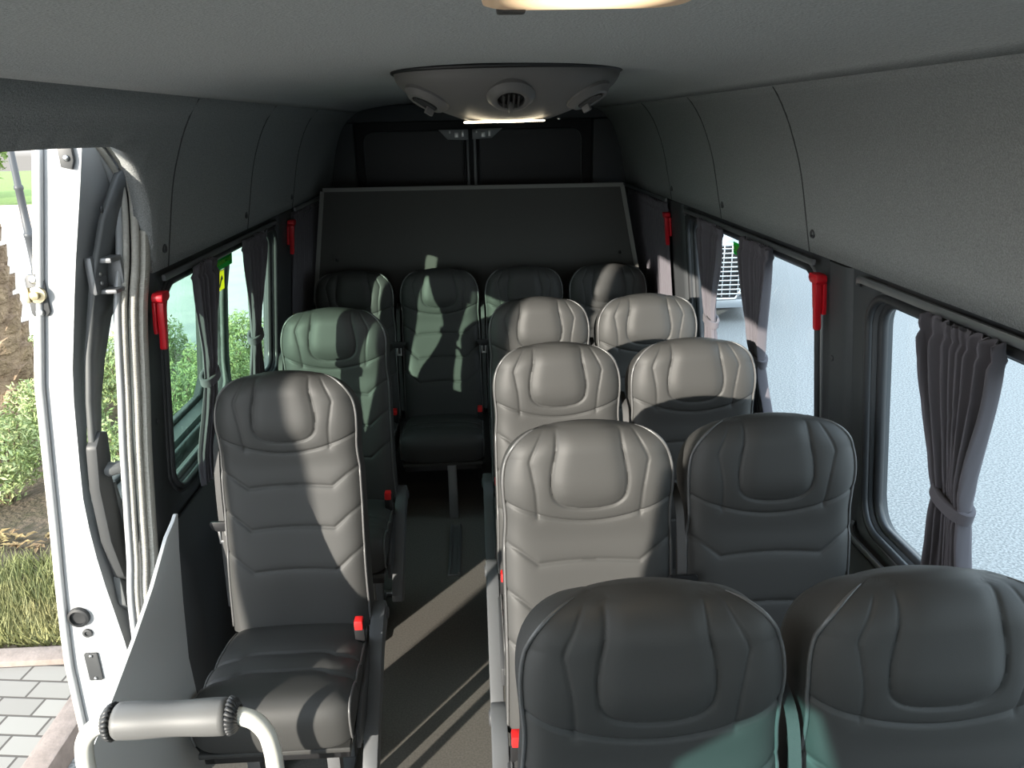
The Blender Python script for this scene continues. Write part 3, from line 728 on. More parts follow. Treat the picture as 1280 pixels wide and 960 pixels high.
o = mesh('trim_30', join(box(-.90, -.70, 4.86, 4.93, .02, 1.90, .02), box(.73, .96, 4.86, 4.93, .02, 1.90, .02), box(-.80, .88, 4.86, 4.93, 1.90, 2.0, .02)), M['trim'], angle=40); struct(o, 'dark surround of the back doors', 'trim')

# ---------------------------------------------------------------- sliding door, seal, guard panel, rails
ZD = [-.35, .18, .44, .56, .72, .84, .97, 1.28, 1.56, 1.82, 1.92]; XO = [-1.19, -1.212, -1.207, -1.196, -1.178, -1.163, -1.148, -1.112, -1.056, -1.003, -.985]; TH = [.175, .18, .18, .158, .122, .10, .087, .086, .092, .105, .108]
def dox(z): return float(np.interp(z, ZD, XO))
def dix(z, off=0.0): return dox(z) + float(np.interp(z, ZD, TH)) + off
YD0, YD1 = 1.895, 3.14
r = empty('sliding_door', (-1.12, YD0, -.35)); tag(r, 'white sliding door slid back, seen edge-on at the left', 'door', kind='thing')
def dl_(vf): return moved(vf, (1.12, -YD0, .35))
dw = [(2.055, 1.45), (2.01, 1.40), (1.958, 1.21), (1.940, 1.08), (1.932, .93), (1.96, .875), (2.02, .86), (3.0, .86), (3.06, .92), (3.06, 1.40), (3.01, 1.455)]
do = rrect(YD0, YD1, -.35, 1.91, .05, 5)
# outer and inner skin joined by edge faces
vi, fi = cdt(densify(do, .09), [densify(dw, .08)], (.12, .09), lambda y, z: (y, z, 0))
bm = bmesh.new(); vs = [bm.verts.new((dix(p[1]), p[0], p[1])) for p in vi]
for f in fi: bm.faces.new([vs[k] for k in f])
rex = bmesh.ops.extrude_face_region(bm, geom=list(bm.faces))
for v in [e for e in rex['geom'] if isinstance(e, bmesh.types.BMVert)]: v.co.x = dox(v.co.z)
sh = mesh('shell', dl_(bm_out(bm)), [M['paint'], M['doordark']], r, angle=40)
for pg in sh.data.polygons:
    cc = pg.center
    if abs(pg.normal.x) < .5 and .03 < cc.y < YD1 - YD0 - .03 and .1 + .35 < cc.z < 1.5 + .35: pg.material_index = 1
# pressed rib on the shut face
zz = np.linspace(-.2, 1.86, 40)
mesh('shut_flange', dl_(tube([(dox(z) + .012, YD0 - .006, z) for z in zz], .009, 8)), M['paint'], r)
mesh('edge_seal', dl_(tube([(dox(z) - .002, YD0 + .002, z) for z in zz], .006, 8)), M['seal'], r)
g = mesh('pane', dl_(cdt(densify(dw, .1), [], (.2, .15), lambda y, z: (dox(z) + .02, y, z))), M['gg2'], r)
mesh('pane_gasket', dl_(tube([(dox(z) + .03, y, z) for y, z in densify(dw, .08)], .014, 8, True)), M['rubber'], g)
# trim panel with a rounded front top corner, opening for the pane
to = [(1.965, .80), (1.925, .86), (1.915, 1.1), (1.92, 1.35), (1.935, 1.55), (1.965, 1.68), (2.03, 1.78), (2.13, 1.825), (3.10, 1.83), (3.10, .74), (2.10, .74)]
tw = [(2.08, 1.465), (2.035, 1.42), (1.975, 1.21), (1.955, 1.08), (1.948, .91), (1.98, .86), (2.04, .85), (2.98, .85), (3.04, .91), (3.04, 1.40), (2.99, 1.465)]
tp = mesh('trim_panel', dl_(cdt(densify(to, .09), [densify(tw, .08)], (.12, .09), lambda y, z: (dix(z, .016), y, z))), M['doortrim'], r, angle=40); solid(tp, .015, -1)
ri = rrect(2.06, 3.02, 1.50, 1.79, .10)
mesh('upper_recess', dl_(cdt(densify(ri, .08), [], (.12, .09), lambda y, z: (dix(z, .018), y, z))), M['doordark'], r, angle=40)
mesh('recess_bead', dl_(tube([(dix(z, .019), y, z) for y, z in densify(ri, .06)], .006, 8, True)), M['doortrim'], r)
for y, z in ((1.975, 1.70), (1.945, .70), (2.0, .80)):
    mesh('trim_clip', dl_(xf(lathe([(.009, 0), (.009, .003), (.001, .004)], 14), Matrix.Translation((dix(z, .017), y, z)) @ Matrix.Rotation(PI / 2, 4, 'Y'))), M['doordark'], r)
def dplate(poly, off, th, m, name, bev=.004, parent=None):
    v, f = prism(poly, th, 'x', bev); v = [(p[0] + dix(p[2], off), p[1], p[2]) for p in v]
    return mesh(name, dl_((v, f)), m, parent or r, angle=40)
h = dplate([(1.905, 1.10), (1.935, 1.135), (1.975, 1.12), (1.985, 1.04), (1.975, .99), (1.985, .90), (2.0, .80), (2.10, .725), (2.0, .62), (1.925, .70), (1.91, .82), (1.905, .98)], .012, .030, M['doordark'], 'door_handle', .008)
dplate([(1.925, .96), (1.96, .96), (1.972, .82), (1.935, .80)], .0425, .003, M['black'], 'grip_recess', .001, h)
lv = [(p[0], p[1], p[2]) for p in catmull([(dix(1.02, .04), 1.945, 1.02), (dix(1.02, .075), 1.955, 1.022), (dix(1.02, .085), 1.985, 1.035)], 6)]
mesh('latch_lever', dl_(tube(lv, [.020] * 4 + [.018] * 4 + [.012] * 5, 10)), M['doortrim'], h)
mesh('grip_rib', dl_(tube(catmull([(dix(.97, .045), 1.972, .97), (dix(.88, .052), 1.978, .88), (dix(.78, .048), 2.0, .78), (dix(.72, .044), 2.04, .73)], 6), .008, 8)), M['doortrim'], h)
dplate([(1.915, .615), (1.93, .70), (1.99, .625), (2.07, .71), (2.07, .56), (1.965, .55)], .006, .020, M['doortrim'], 'lower_trim', .004)
# hinge bracket between door and body
hb = mesh('hinge_bracket', dl_(join(box(-.958, -.938, 1.93, 2.0, 1.495, 1.59, .008), box(-.95, -.90, 1.95, 2.012, 1.495, 1.506, .004), box(-.95, -.90, 1.95, 2.012, 1.572, 1.585, .004), box(-.95, -.90, 2.0, 2.012, 1.50, 1.58, .003))), M['dullsteel'], r, angle=40)
for z in (1.522, 1.545, 1.568):
    mesh('bolt', dl_(xf(lathe([(.006, 0), (.006, .004), (.001, .005)], 10), Matrix.Translation((-.938, 1.958, z)) @ Matrix.Rotation(PI / 2, 4, 'Y'))), M['steel'], hb)
# striker, caps and plates on the shut face (facing forward)
def face_y(vf): return xf(vf, Matrix.Rotation(PI / 2, 4, 'X'))
xs, zs = -1.060, 1.508
sp = mesh('striker_plate', dl_(moved(prism([(-.018, -.050), (.014, -.050), (.022, -.040), (.022, .038), (.012, .052), (-.014, .052), (-.022, .042), (-.022, -.042)], -.008, 'y', .002), (xs, YD0, zs))), M['doordark'], r, angle=40)
for z in (zs + .040, zs - .040):
    mesh('striker_screw', dl_(moved(face_y(lathe([(.010, 0), (.010, .004), (.005, .006), (.001, .004)], 16)), (xs, YD0 - .008, z))), M['steel'], sp)
M['brass'] = mat('zinc_yellow_metal', (.62, .54, .36), .35, metal=1)
mesh('striker_latch', dl_(moved(join(face_y(lathe([(.020, 0), (.020, .010), (.010, .011), (.010, .022), (.001, .024)], 20)), box(-.024, -.014, -.016, 0, -.018, .018, .003)), (xs + .004, YD0 - .008, zs + .004))), M['brass'], sp, angle=40)
mesh('rubber_stop', dl_(moved(face_y(lathe([(.029, 0), (.029, .012), (.022, .014), (.020, .006), (.001, .005)], 24)), (-1.140, YD0, .600))), M['rubber'], r, angle=50)
mesh('plug', dl_(moved(face_y(lathe([(.013, 0), (.013, .006), (.007, .007), (.006, .003), (.001, .003)], 18)), (-1.128, YD0, .545))), M['doordark'], r, angle=50)
pp = mesh('guide_plate', dl_(moved(prism(rrect(-.019, .019, -.046, .046, .005), -.006, 'y', .002), (-1.132, YD0, .432))), M['doordark'], r, angle=40)
for z in (.470, .394):
    mesh('plate_screw', dl_(moved(face_y(lathe([(.005, 0), (.005, .003), (.001, .004)], 10)), (-1.132, YD0 - .006, z))), M['steel'], pp)
tb = mesh('top_roller', dl_(moved(prism([(-.018, -.02), (.006, -.026), (.014, -.006), (.014, .03), (-.018, .03)], -.012, 'y', .003), (-.925, YD0, 1.825))), M['doordark'], r, angle=40)
mesh('roller_screw', dl_(moved(face_y(lathe([(.007, 0), (.007, .004), (.001, .005)], 12)), (-.926, YD0 - .012, 1.825))), M['steel'], tb)

# rubber seal round the rear edge of the door opening
SE = [(.10, 1.96), (1.2, 1.96), (1.78, 1.945), (1.95, 1.905), (2.045, 1.845), (2.098, 1.776), (2.104, 1.70), (2.066, 1.56), (2.026, 1.42), (2.010, 1.20), (1.998, 1.06), (1.988, .88), (1.952, .745), (1.912, .63), (1.89, .40), (1.885, .0), (1.88, -.3)]
sp3 = catmull([(wallx(min(z, 1.60), -1, -.014) + (.0 if z < 1.6 else .0), y, z) for y, z in SE], 8)
# ribbed flat strip plus two bulbs
def offs(P, dy, dx):
    out = []
    for i, p in enumerate(P):
        t = (P[min(i + 1, len(P) - 1)] - P[max(i - 1, 0)]).normalized(); n = Vector((0, -t.z, t.y)).normalized() if True else 0
        n = Vector((0, t.z, -t.y))
        out.append(p + n * dy + Vector((dx, 0, 0)))
    return out
r = empty('trim_31', (0, 0, 0)); r['kind'] = 'structure'; r['label'] = 'ribbed beige rubber seal along the sliding door opening'; r['category'] = 'door seal'
mesh('ribbed_strip', tube(offs(sp3, -.004, .012), .016, sec=[(.9, .8), (.4, 1.0), (-.4, 1.0), (-.9, .8), (-1, 0), (-.9, -.8), (.9, -.8), (1, 0)]), M['seal'], r, angle=60)
mesh('bulb', tube(offs(sp3, .022, .004), .0105, 10), M['seal'], r)
mesh('bulb', tube(offs(sp3, .040, -.012), .0085, 10), M['seal'], r)
mesh('flange', tube(offs(sp3, .050, -.024), .009, 10), M['paint'], r)

# grey guard panel between the entry step and the single seat
a = Vector((-.778, 1.772)); b = Vector((-.856, 1.292)); d = (b - a).normalized(); L = (b - a).length
gp = [(0.0, .967), (.014, .955), (.055, .932)] + [(L * t, .967 + (.618 - .967) * t - .02 * math.sin(PI * t)) for t in (.3, .5, .7, .85, 1.0)] + [(L + .02, .60), (L + .02, -.36), (.03, -.36), (.045, .40), (.055, .58), (.035, .74), (.012, .88), (-.008, .965)]
v, f = prism(gp, .010, 'z', .002)
v = [(a.x + d.x * p[0] - d.y * (p[2] - .005) * -1, a.y + d.y * p[0] + d.x * (p[2] - .005) * -1, p[1]) for p in v]
o = mesh('guard_panel', (v, f), M['panelgrey'], angle=40); tag(o, 'grey shield-shaped guard panel between the entry step and the large single seat', 'panel')

r = empty('grab_rail', (-.60, 1.20, -.36)); tag(r, 'white tubular grab rail with a grey padded cover at the bottom left', 'handrail')
pth = catmull([(-.775, 1.20, -.36), (-.775, 1.20, .30), (-.775, 1.20, .72)], 3) + catmull([(-.775, 1.20, .745), (-.766, 1.20, .795), (-.742, 1.20, .826), (-.705, 1.20, .838)], 5)[1:] + [Vector((-.60, 1.20, .838)), Vector((-.48, 1.20, .836))] + catmull([(-.475, 1.20, .836), (-.447, 1.20, .822), (-.428, 1.20, .79), (-.422, 1.20, .745)], 5)[1:] + [Vector((-.42, 1.20, .4)), Vector((-.42, 1.20, .0))]
mesh('tube', moved(tube(pth, .0165, 16), (.60, -1.2, .36)), M['whitetube'], r)
N = 40; sl = []; rad = []
for k in range(N + 1):
    t = k / N; sl.append((-.706 + (.706 - .490) * t, 1.20, .838 - .002 * t)); rad.append(.033 + .0012 * math.sin(9 * t) - (.012 * max(0, (abs(t - .5) - .465) / .035)))
pc = mesh('padded_sleeve', moved(tube(sl, rad, 28), (.60, -1.2, .36)), M['pad'], r, angle=50)
for xe, s in ((-.490, 1), (-.706, -1)):
    parts = []
    for k in range(22):
        t = 2 * PI * k / 22; P = [(xe - s * .002, 1.20 + .0325 * math.cos(t), .837 + .0325 * math.sin(t)), (xe + s * .007, 1.20 + .028 * math.cos(t + .12), .837 + .028 * math.sin(t + .12)), (xe + s * .016, 1.20 + .0185 * math.cos(t + .5), .837 + .0185 * math.sin(t + .5))]
        parts.append(tube(P, [.0042, .0052, .0030], 6))
    mesh('gathered_end', moved(join(*parts), (.60, -1.2, .36)), M['vinyl_side'], pc)
for x, z in ((-.775, -.36), (-.42, 0)):
    mesh('floor_flange', moved(lathe([(.04, 0), (.04, .006), (.02, .012), (.018, .03)], 20), (x + .60, 0, z + .36)), M['whitetube'], r, angle=40)

dp = [(-1.55, .30), (-1.56, .86), (-1.50, .93), (-1.25, .97), (-1.05, .95), (-.98, .86), (-1.02, .70), (-1.12, .60), (-1.15, .30)]
bq = [(-.80, -2.75, .18), (-.55, -2.85, .22), (0, -2.88, .24), (.63, -2.85, .22), (.88, -2.75, .18)]; bt = [(-.88, -1.68, .60), (-.5, -1.70, .64), (.04, -1.71, .66), (.58, -1.70, .64), (.96, -1.68, .60)]
V = []; Fc = []
for i in range(9):
    t = i / 8
    for a_, b_ in zip(bq, bt): V.append((a_[0] + (b_[0] - a_[0]) * t, a_[1] + (b_[1] - a_[1]) * t, a_[2] + (b_[2] - a_[2]) * t + .09 * math.sin(PI * t)))
for i in range(8):
    for j in range(4): Fc.append((i * 5 + j, i * 5 + j + 1, i * 5 + 6 + j, i * 5 + 5 + j))
o = mesh('bonnet', (V, Fc), M['paint']); solid(o, .04, -1); struct(o, 'white bonnet of the van ahead of the windscreen', 'bonnet')
r = empty('dashboard', (.04, -1.3, .30)); tag(r, 'grey dashboard below the windscreen at the front of the cab', 'dashboard')
v, f = prism(dp, 1.66, 'x', .02); mesh('shell', moved((v, f), (-.83, 1.3, -.30)), mat('grey_dash_plastic', (.55, .55, .53), .7), r, angle=40)
mesh('pedestal', box(-.5, .5, -.16, .0, -.30, .05, .01), M['plastic'], r, angle=40)
r = mesh('floor_track', join(box(-.172, -.115, 2.955, 3.40, .0, .006, .002), box(-.168, -.158, 2.96, 3.40, .006, .016, .002), box(-.128, -.119, 2.96, 3.40, .006, .016, .002)), M['dullsteel'], angle=40)
tag(r, 'narrow metal seat track on the aisle floor, ending before the back bench leg', 'floor track')

# ---------------------------------------------------------------- outside
GZ = -.75
def paver_mat():
    m = mat('grey_pavers', (.30, .29, .27), .85); nt = m.node_tree; b = nt.nodes['Principled BSDF']
    tc = nt.nodes.new('ShaderNodeTexCoord'); mp = nt.nodes.new('ShaderNodeMapping'); mp.inputs['Rotation'].default_value = (0, 0, .12)
    br = nt.nodes.new('ShaderNodeTexBrick'); br.inputs['Scale'].default_value = 1.0; br.inputs['Brick Width'].default_value = .22; br.inputs['Row Height'].default_value = .12
    br.inputs['Mortar Size'].default_value = .007; br.inputs['Mortar Smooth'].default_value = .3
    br.inputs['Color1'].default_value = (.215, .198, .172, 1); br.inputs['Color2'].default_value = (.26, .243, .212, 1); br.inputs['Mortar'].default_value = (.07, .06, .05, 1)
    u = nt.nodes.new('ShaderNodeBump'); u.inputs['Strength'].default_value = .6; u.inputs['Distance'].default_value = .006; u.invert = True
    L = nt.links.new; L(tc.outputs['Object'], mp.inputs['Vector']); L(mp.outputs['Vector'], br.inputs['Vector']); L(br.outputs['Color'], b.inputs['Base Color'])
    L(br.outputs['Fac'], u.inputs['Height']); L(u.outputs['Normal'], b.inputs['Normal']); return m
M['paver'] = paver_mat()
M['kerb'] = mat('pinkish_kerb_stone', (.26, .21, .18), .9, noise=(18, (.20, .16, .135), .35, .7), bump=(60, .4, .006))
M['soil'] = mat('brown_mulch_soil', (.10, .075, .05), .95, noise=(9, (.06, .05, .025), .4, .65), bump=(25, .8, .03))
M['path'] = mat('pale_path_stone', (.44, .42, .39), .9, noise=(1.3, (.36, .35, .33), .4, .7))
M['asphalt'] = mat('grey_asphalt', (.31, .31, .30), .9, noise=(60, (.15, .15, .145), .38, .62), bump=(160, .35, .004))
M['lawn'] = mat('bright_lawn', (.16, .24, .05), .95, noise=(6, (.10, .19, .04), .4, .7), bump=(40, .7, .02))
M['grass'] = mat('grass_blade', (.17, .20, .07), .7, noise=(1.7, (.27, .25, .11), .35, .65))
M['leaf'] = mat('shrub_leaf', (.21, .29, .10), .6, noise=(6, (.34, .39, .18), .35, .65))
M['leaf2'] = mat('tree_leaf', (.15, .24, .05), .6, noise=(4, (.25, .33, .10), .35, .65))
M['dry'] = mat('dry_leaf', (.22, .14, .07), .8, noise=(5, (.32, .24, .09), .35, .65))
M['bark'] = mat('palm_bark', (.30, .22, .14), .9, noise=(7, (.16, .11, .07), .35, .65), bump=(30, .9, .03))
M['wood'] = mat('shrub_stem', (.14, .10, .06), .9)
M['polegrey'] = mat('grey_lamp_post', (.05, .053, .056), .5, metal=.3)
M['brick'] = mat('pale_brick_wall', (.42, .33, .27), .9, noise=(4, (.50, .42, .36), .4, .6))
def slabm(name, x0, x1, y0, y1, z0, z1, m, label, bev=0):
    o = mesh(name, moved(box(-(x1 - x0) / 2, (x1 - x0) / 2, -(y1 - y0) / 2, (y1 - y0) / 2, z0 - z1, 0, bev), (0, 0, 0)), m, smooth=False)
    o.location = ((x0 + x1) / 2, (y0 + y1) / 2, z1); return struct(o, label, 'ground')
slabm('road', -1.93, 30, -25, 60, GZ - .25, GZ - .10, M['asphalt'], 'grey asphalt road beside the van')
slabm('pavement', -9, -2.06, -25, 3.46, GZ - .25, GZ, M['paver'], 'grey block paving outside the door')
slabm('planting_bed', -9, -2.06, 3.60, 9.6, GZ - .25, GZ - .01, M['soil'], 'brown planting bed behind the kerb')
slabm('path', -60, -2.06, 9.6, 24, GZ - .25, GZ - .005, M['path'], 'pale stone path in the distance')
slabm('path', -60, -9, -25, 9.6, GZ - .25, GZ - .006, M['path'], 'pale stone forecourt beyond the paving')
slabm('lawn', -60, -2.06, 24.4, 60, GZ - .25, GZ + .05, M['lawn'], 'bright lawn beyond the low wall')
for k in range(26):
    y = -6.0 + k * .60
    o = mesh('kerb_stone', box(-.063, .063, -.295, .295, -.15, .02, .012), M['kerb'], angle=40); o.location = (-1.995, y, GZ); tag(o, 'rough kerb stone in the line along the road edge', 'kerb stone', 'kerb stones along the road')
for k in range(7):
    o = mesh('kerb_stone', box(-.295, .295, -.06, .06, -.15, .03, .012), M['kerb'], angle=40); o.location = (-2.37 - k * .60, 3.53, GZ); tag(o, 'pinkish kerb stone between the paving and the planting bed', 'kerb stone', 'kerb stones of the planting bed')
o = mesh('low_wall', box(-12, 11.6, -.15, .15, 0, .62, .02), M['brick'], smooth=False); o.location = (-14.5, 24.2, GZ - .01); struct(o, 'low pale brick wall along the far lawn', 'wall')
# grass tuft mass and dry leaves
def blades(n, x0, x1, y0, y1, h0, h1, dens):
    V = []; Fc = []
    while len(Fc) < n:
        x, y = random.uniform(x0, x1), random.uniform(y0, y1)
        if random.random() > dens(x, y): continue
        h = random.uniform(h0, h1); a = random.uniform(0, 2 * PI); w = .004 + .003 * random.random(); lx, ly = random.gauss(0, .35) * h, random.gauss(0, .35) * h
        b = len(V); V += [(x - w * math.cos(a), y - w * math.sin(a), 0), (x + w * math.cos(a), y + w * math.sin(a), 0), (x + lx, y + ly, h)]; Fc.append((b, b + 1, b + 2))
    return V, Fc
o = mesh('grass', blades(15000, -5.4, -2.12, 3.64, 4.55, .05, .16, lambda x, y: max(.3, 1 - (y - 3.6) / 1.3)), M['grass'], smooth=False); o.location = (0, 0, GZ - .01); tag(o, 'short green grass along the front of the planting bed', 'grass', kind='stuff')
V = []; Fc = []
for k in range(420):
    x, y, s, a = random.uniform(-5, -2.15), random.uniform(4.63, 4.92), random.uniform(.025, .05), random.uniform(0, 6.3); b = len(V); t = random.uniform(-.4, .4)
    for p, q, zz_ in ((-1, 0, .0), (0, -.45, .3), (1, 0, .1), (0, .45, .3)):
        V.append((x + s * (p * math.cos(a) - q * math.sin(a)), y + s * (p * math.sin(a) + q * math.cos(a)), .03 + s * (zz_ + t * p)))
    Fc.append((b, b + 1, b + 2, b + 3))
o = mesh('fallen_leaves', (V, Fc), M['dry'], smooth=False); o.location = (0, 0, GZ - .01); tag(o, 'brown and yellow fallen leaves among the grass', 'leaves', kind='stuff')
def leaf_cloud(n, rx, ry, z0, z1, ls, seed, flat=.4):
    rn = random.Random(seed); V = []; Fc = []
    for k in range(n):
        while True:
            p = Vector((rn.uniform(-1, 1), rn.uniform(-1, 1), rn.uniform(-1, 1)))
            if .35 < p.length < 1: break
        q = 1 + .25 * math.sin(5 * p.x + seed) * math.cos(4 * p.y + seed * 2)
        c = Vector((p.x * rx * q, p.y * ry * q, (z0 + z1) / 2 + p.z * (z1 - z0) / 2 * q)); c.z = max(.02, c.z)
        d = (Vector((rn.gauss(0, 1), rn.gauss(0, 1), rn.gauss(.5, .8)))).normalized(); w = d.orthogonal().normalized(); w = (Matrix.Rotation(rn.uniform(0, 6.28), 3, d) @ w)
        n_ = d.cross(w); s = ls * rn.uniform(.6, 1.3); b = len(V)
        V += [c - d * s, c + w * s * flat + n_ * s * .1, c + d * s, c - w * s * flat + n_ * s * .1]; Fc.append((b, b + 1, b + 2, b + 3))
    return V, Fc
def stems(nn, rx, ry, h, r0, seed):
    rn = random.Random(seed); out = []
    for k in range(nn):
        a = rn.uniform(0, 6.28); t = rn.uniform(.3, .8)
        out.append(tube(catmull([(0.03 * math.cos(a), .03 * math.sin(a), -.02), (rx * t * .5 * math.cos(a), ry * t * .5 * math.sin(a), h * .45), (rx * t * math.cos(a), ry * t * math.sin(a), h * .85)], 4), r0, 5))
    return join(*out)
shp = []
for k in range(3):
    r = empty('shrub'); mesh('foliage', leaf_cloud(3600, .44, .42, .06, .74, .030, 10 + k, .32), M['leaf'], r, smooth=False); mesh('stem', stems(12, .40, .40, .70, .006, k), M['wood'], r); shp.append(r)
sp_ = [(-2.62 - 1.02 * a_ + .06 * math.sin(7 * a_ + 3 * b_), 5.42 + 1.04 * b_ + .05 * math.cos(5 * a_ + b_)) for b_ in range(4) for a_ in range(4) if not (a_ > 1 and b_ in (1, 2))]
for k, (x, y) in enumerate(sp_):
    r = shp[k] if k < 3 else copy_tree(shp[k % 3]); r.location = (x, y, GZ - .01); r.rotation_euler = (0, 0, k * 1.3); s = .86 + .12 * ((k * 37) % 10) / 10; r.scale = (s, s, s)
    tag(r, 'leafy green shrub in the planting bed beyond the sliding door', 'shrub', 'shrubs in the planting bed')
# palm
r = empty('palm_tree', (-4.76, 7.35, GZ - .01)); tag(r, 'thick palm trunk with overlapping brown bark scales at the far left', 'palm tree')
prof = [(.52, -.02), (.50, .10), (.44, .25), (.40, .45), (.37, .9), (.34, 1.6), (.31, 2.4), (.30, 4.2)]
mesh('trunk', lathe(prof, 28), M['bark'], r)
V = []; parts = []
for k in range(150):
    z = .12 + k * .022; a = k * 2.39996; R_ = float(np.interp(z, [p[1] for p in prof], [p[0] for p in prof])); wd = .13; hh = .16
    c, s = math.cos(a), math.sin(a)
    def q(tx, rz, zz_): return (c * (R_ + rz) - s * tx, s * (R_ + rz) + c * tx, z + zz_)
    v = [q(-wd, -.02, 0), q(wd, -.02, 0), q(wd * .55, .045, hh * .8), q(0, .06, hh), q(-wd * .55, .045, hh * .8), q(wd * .5, -.05, hh * .8), q(-wd * .5, -.05, hh * .8), q(0, .035, 0)]
    parts.append((v, [(0, 7, 4), (7, 1, 2), (7, 2, 3), (7, 3, 4), (1, 5, 2), (0, 4, 6), (2, 5, 3), (4, 3, 6), (3, 5, 6)]))
mesh('bark_scales', join(*parts), M['bark'], r, smooth=False)
def frond(a, L, droop, seed):
    rn = random.Random(seed); P = [Vector((math.cos(a) * L * t, math.sin(a) * L * t, 4.15 + 1.1 * math.sin(t * 1.9) - droop * t * t)) for t in np.linspace(0, 1, 14)]
    out = [tube(P, [.03 * (1 - .85 * i / 13) for i in range(14)], 5)]; V = []; Fc = []
    side = Vector((-math.sin(a), math.cos(a), 0))
    for i in range(1, 14):
        for k in range(3):
            p = P[i - 1].lerp(P[i], k / 3); l = .55 * (1 - abs(i / 13 - .45))
            for s in (-1, 1):
                t = p + side * s * l + Vector((math.cos(a) * .25, math.sin(a) * .25, -.12)); b = len(V); u = (t - p).normalized().cross(Vector((0, 0, 1))) * .018
                V += [tuple(p - u), tuple(p + u), tuple(t)]; Fc.append((b, b + 1, b + 2))
    out.append((V, Fc)); return join(*out)
for k in range(14): mesh('frond', frond(k * .4488 + .2, 2.6, 1.2 + .5 * (k % 3), k), M['leaf2'], r, smooth=False)
# unseen tree added ahead of the door, trunk shaped to throw the single seat's shadow
r = empty('added_shadow_tree', (-2.678, -.544, GZ - .01)); tag(r, 'slim leaning tree added out of view to throw the shadow on the single seat', 'tree')
nv = Vector((-.777, .629, 0))
mesh('trunk', tube([Vector((0, 0, -.05)) - nv * .48, Vector((0, 0, .75)) - nv * .34, nv * -.14 + Vector((0, 0, 1.75)), nv * -.01 + Vector((0, 0, 2.45)), nv * .03 + Vector((0, 0, 2.75)), nv * -.01 + Vector((0, 0, 3.0)), nv * -.05 + Vector((0, 0, 3.3)), nv * -.05 + Vector((0, 0, 3.9))], [.14, .12, .108, .105, .10, .088, .075, .06], 18), M['bark'], r)
mesh('crown', moved(leaf_cloud(3500, 1.3, 1.3, 3.5, 5.6, .10, 91, .4), (0, 0, 0)), M['leaf2'], r, smooth=False)
# lamp post
r = empty('lamp_post', (-8.72, 15.7, GZ)); tag(r, 'slim grey lamp post standing on the pale path', 'lamp post')
mesh('post', lathe([(.10, 0), (.10, .06), (.085, .08), (.085, .70), (.095, .71), (.095, .78), (.085, .79), (.075, .80), (.07, 1.6), (.085, 1.62), (.085, 1.68), (.065, 1.70), (.05, 4.4)], 20), M['polegrey'], r, angle=50)
mesh('lantern', moved(lathe([(.05, 0), (.20, .05), (.22, .40), (.10, .55), (.02, .6)], 20), (0, 0, 4.4)), M['stwhite'], r, angle=50)
# trees on the lawn
for k, (x, y, s) in enumerate(((-19, 30, 1.0), (-23, 34, 1.2), (-13.5, 31, .9), (-27, 29, 1.0), (-9, 36, 1.1))):
    if k == 0:
        t0 = r = empty('tree'); mesh('crown', leaf_cloud(5000, 2.2, 2.2, 1.0, 5.0, .16, 77, .4), M['leaf2'], r, smooth=False); mesh('trunk', tube([(0, 0, -.05), (.05, 0, 1.2), (0, .1, 3)], [.18, .14, .08], 10), M['wood'], r)
    else: r = copy_tree(t0)
    r.location = (x, y, GZ + .05); r.scale = (s, s, s); r.rotation_euler = (0, 0, k); tag(r, 'leafy green tree standing on the bright lawn', 'tree', 'trees on the lawn')

# parked car seen through the right middle window
M['carpaint'] = mat('pale_silver_car_paint', (.42, .44, .46), .3, metal=.5, coat=.6)
M['carglass'] = mat('dark_car_glass', (.02, .025, .03), .08)
M['chrome'] = mat('chrome', (.8, .8, .8), .15, metal=1)
r = empty('parked_car', (2.95, 10.5, GZ - .10)); r.scale = (1.12, 1.12, 1.12); tag(r, 'pale parked car with a big chrome mesh grille, seen through the right middle window', 'car')
prof = [(.12, .28), (.02, .40), (0, .55), (.03, .92), (.10, 1.02), (.5, 1.10), (1.25, 1.16), (1.55, 1.25), (2.15, 1.66), (2.6, 1.74), (3.6, 1.72), (4.3, 1.60), (4.72, 1.15), (4.82, .85), (4.80, .40), (4.6, .28)]
secs = [(-.93, .9), (-.955, 1.0), (-.88, 1.0), (0, 1.0), (.88, 1.0), (.955, 1.0), (.93, .9)]
V = []; Fc = []
for xx, k in ((-.95, .965), (-.90, .99), (-.75, 1.0), (.75, 1.0), (.90, .99), (.95, .965)):
    for y, z in prof:
        tw_ = 1 - .14 * max(0, z - 1.15) / .6; dy = .10 * (abs(xx) / .95) ** 3
        V.append((xx * tw_, (y - 2.4) * (1 - .03 * (1 - k)) + 2.4 + (dy if y < 2.4 else -dy), (z - .28) * k + .28))
n = len(prof)
for i in range(5):
    for j in range(n): Fc.append((i * n + j, i * n + (j + 1) % n, (i + 1) * n + (j + 1) % n, (i + 1) * n + j))
Fc.append(tuple(range(n))); Fc.append(tuple(5 * n + j for j in range(n)))
mesh('body', (V, Fc), M['carpaint'], r, angle=35)
mesh('windscreen', ([(-.70, 1.52, 1.262), (.70, 1.52, 1.262), (.60, 2.12, 1.668), (-.60, 2.12, 1.668)], [(0, 1, 2, 3)]), M['carglass'], r).modifiers.new('t', 'SOLIDIFY').thickness = .02
g = mesh('grille', moved(prism([(-.58, .31), (.58, .31), (.72, .55), (.66, .98), (-.66, .98), (-.72, .55)], .05, 'y', .01), (0, -.045, 0)), M['black'], r, angle=40)
bars = []
for i in range(11): bars.append(box(-.66, .66, -.075, -.048, .365 + i * .056, .385 + i * .056, .006))
for i in range(13): bars.append(box(-.60 + i * .10 - .008, -.60 + i * .10 + .008, -.072, -.05, .34, .97, .004))
mesh('grille_mesh', join(*bars), M['chrome'], g, angle=40)
